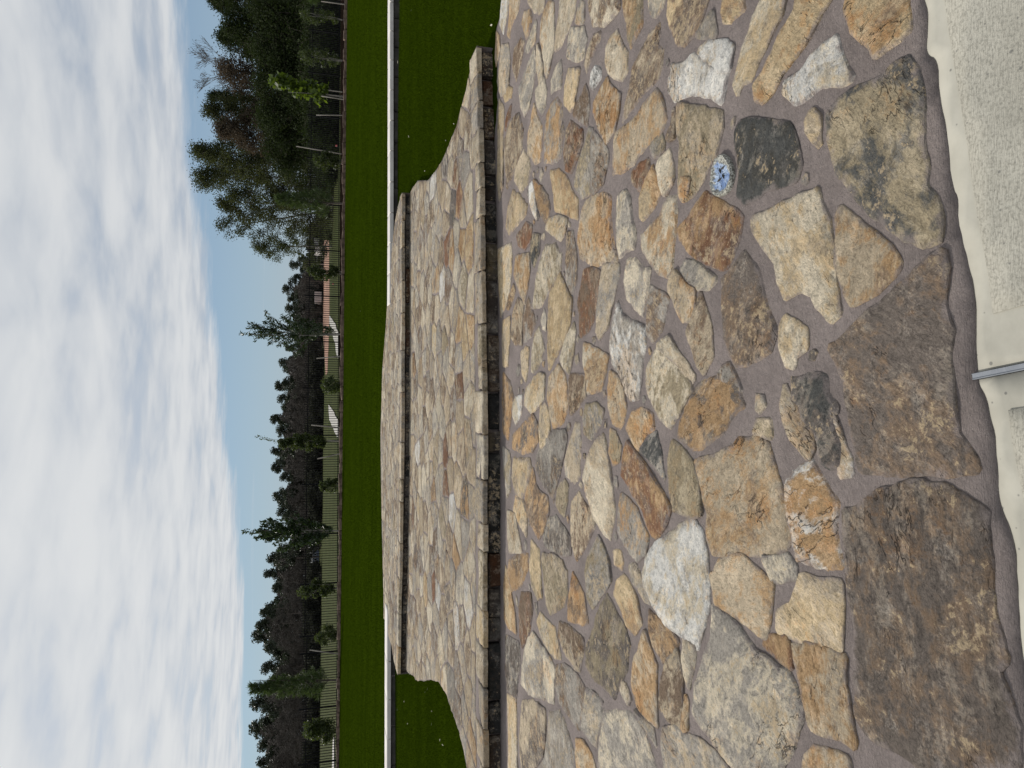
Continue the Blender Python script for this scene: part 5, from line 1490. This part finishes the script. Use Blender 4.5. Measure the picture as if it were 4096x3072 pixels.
link('fascia', box_mesh('fascia', -1.5, 1.5, -0.05, -0.004, 1.62, 1.78), M['white_paint'], t)
for k in range(4): link('post', box_mesh('post', -1.4 + k * 0.93 - 0.06, -1.4 + k * 0.93 + 0.06, 0.02, 0.14, 0, 1.66), M['beige_paint'], t)
link('back_wall', box_mesh('back_wall', -1.45, 1.45, 3.4, 3.5, 0, 2.0), M['rubber'], t)
# house on the left
p = ground_at(2218, 236); h = empty('house', p, 'small blue house with a pale roof in front of the far trees', 'house')
link('wall', box_mesh('wall', -2.5, 2.3, 0, 6.0, -0.3, 2.1), M['blue_wall'], h)
V = [(-2.75, -0.3, 2.05), (2.5, -0.3, 2.05), (2.5, 3.0, 3.55), (-2.75, 3.0, 3.55), (2.5, 6.3, 2.05), (-2.75, 6.3, 2.05)]
V += [(a, b, c - 0.12) for a, b, c in V]
link('roof', mesh_py('roof', V, [(0, 1, 2, 3), (3, 2, 4, 5), (9, 8, 7, 6), (11, 10, 8, 9), (0, 6, 7, 1), (4, 10, 11, 5), (0, 3, 9, 6), (3, 5, 11, 9), (1, 7, 8, 2), (2, 8, 10, 4)]), M['white_paint'], h)
for x in (-1.5, 0.2, 1.5):
    w = link('window', box_mesh('window', x - 0.35, x + 0.35, -0.04, -0.003, 0.8, 1.6), M['white_paint'], h)
    link('pane', box_mesh('pane', x - 0.28, x + 0.28, -0.055, -0.042, 0.87, 1.53), M['glass'], w)

# ------------------------------------------------------------------ fallen leaves on the turf
LIT = [(1589, 2838), (1700, 2770), (1710, 2755), (1616, 2806), (1630, 2895), (1760, 2960), (1771, 2980), (1727, 2845), (1726, 2897), (1815, 495), (1783, 562), (1591, 248), (1635, 546), (1699, 684), (1966, 100), (1645, 40), (1452, 750), (1442, 1245), (1436, 765)]
lm_ = mesh_py('fallen_leaf', [(-0.028, 0, 0), (0, -0.012, 0.004), (0.03, 0, 0.008), (0, 0.012, 0.004), (-0.028, 0, -0.002), (0, -0.012, 0.002), (0.03, 0, 0.006), (0, 0.012, 0.002)], [(0, 1, 2, 3), (7, 6, 5, 4), (0, 4, 5, 1), (1, 5, 6, 2), (2, 6, 7, 3), (3, 7, 4, 0)])
lm_.materials.append(M['litter'])
for x, y in LIT:
    z = ZL if x < 1530 else 0.08
    for _ in range(6):
        p = on_z(x, y, z); z = (ZL if p.y > 13 else zlawn(p.x, p.y)) + 0.022
    o = link('fallen_leaf', lm_, None, None, p); o.rotation_euler = (random.uniform(-0.4, 0.4), random.uniform(-0.4, 0.4), random.uniform(0, 6.28))
    s = random.uniform(0.45, 0.9); o.scale = (s, s, s)
    tag(o, 'tiny pale dry leaf lying on the dark turf', 'leaf', 'pale dry leaves scattered on the turf')

print('COUNTS', len([c for c in paving.children]), len(step1.children), len(step2.children), len(fn.children))
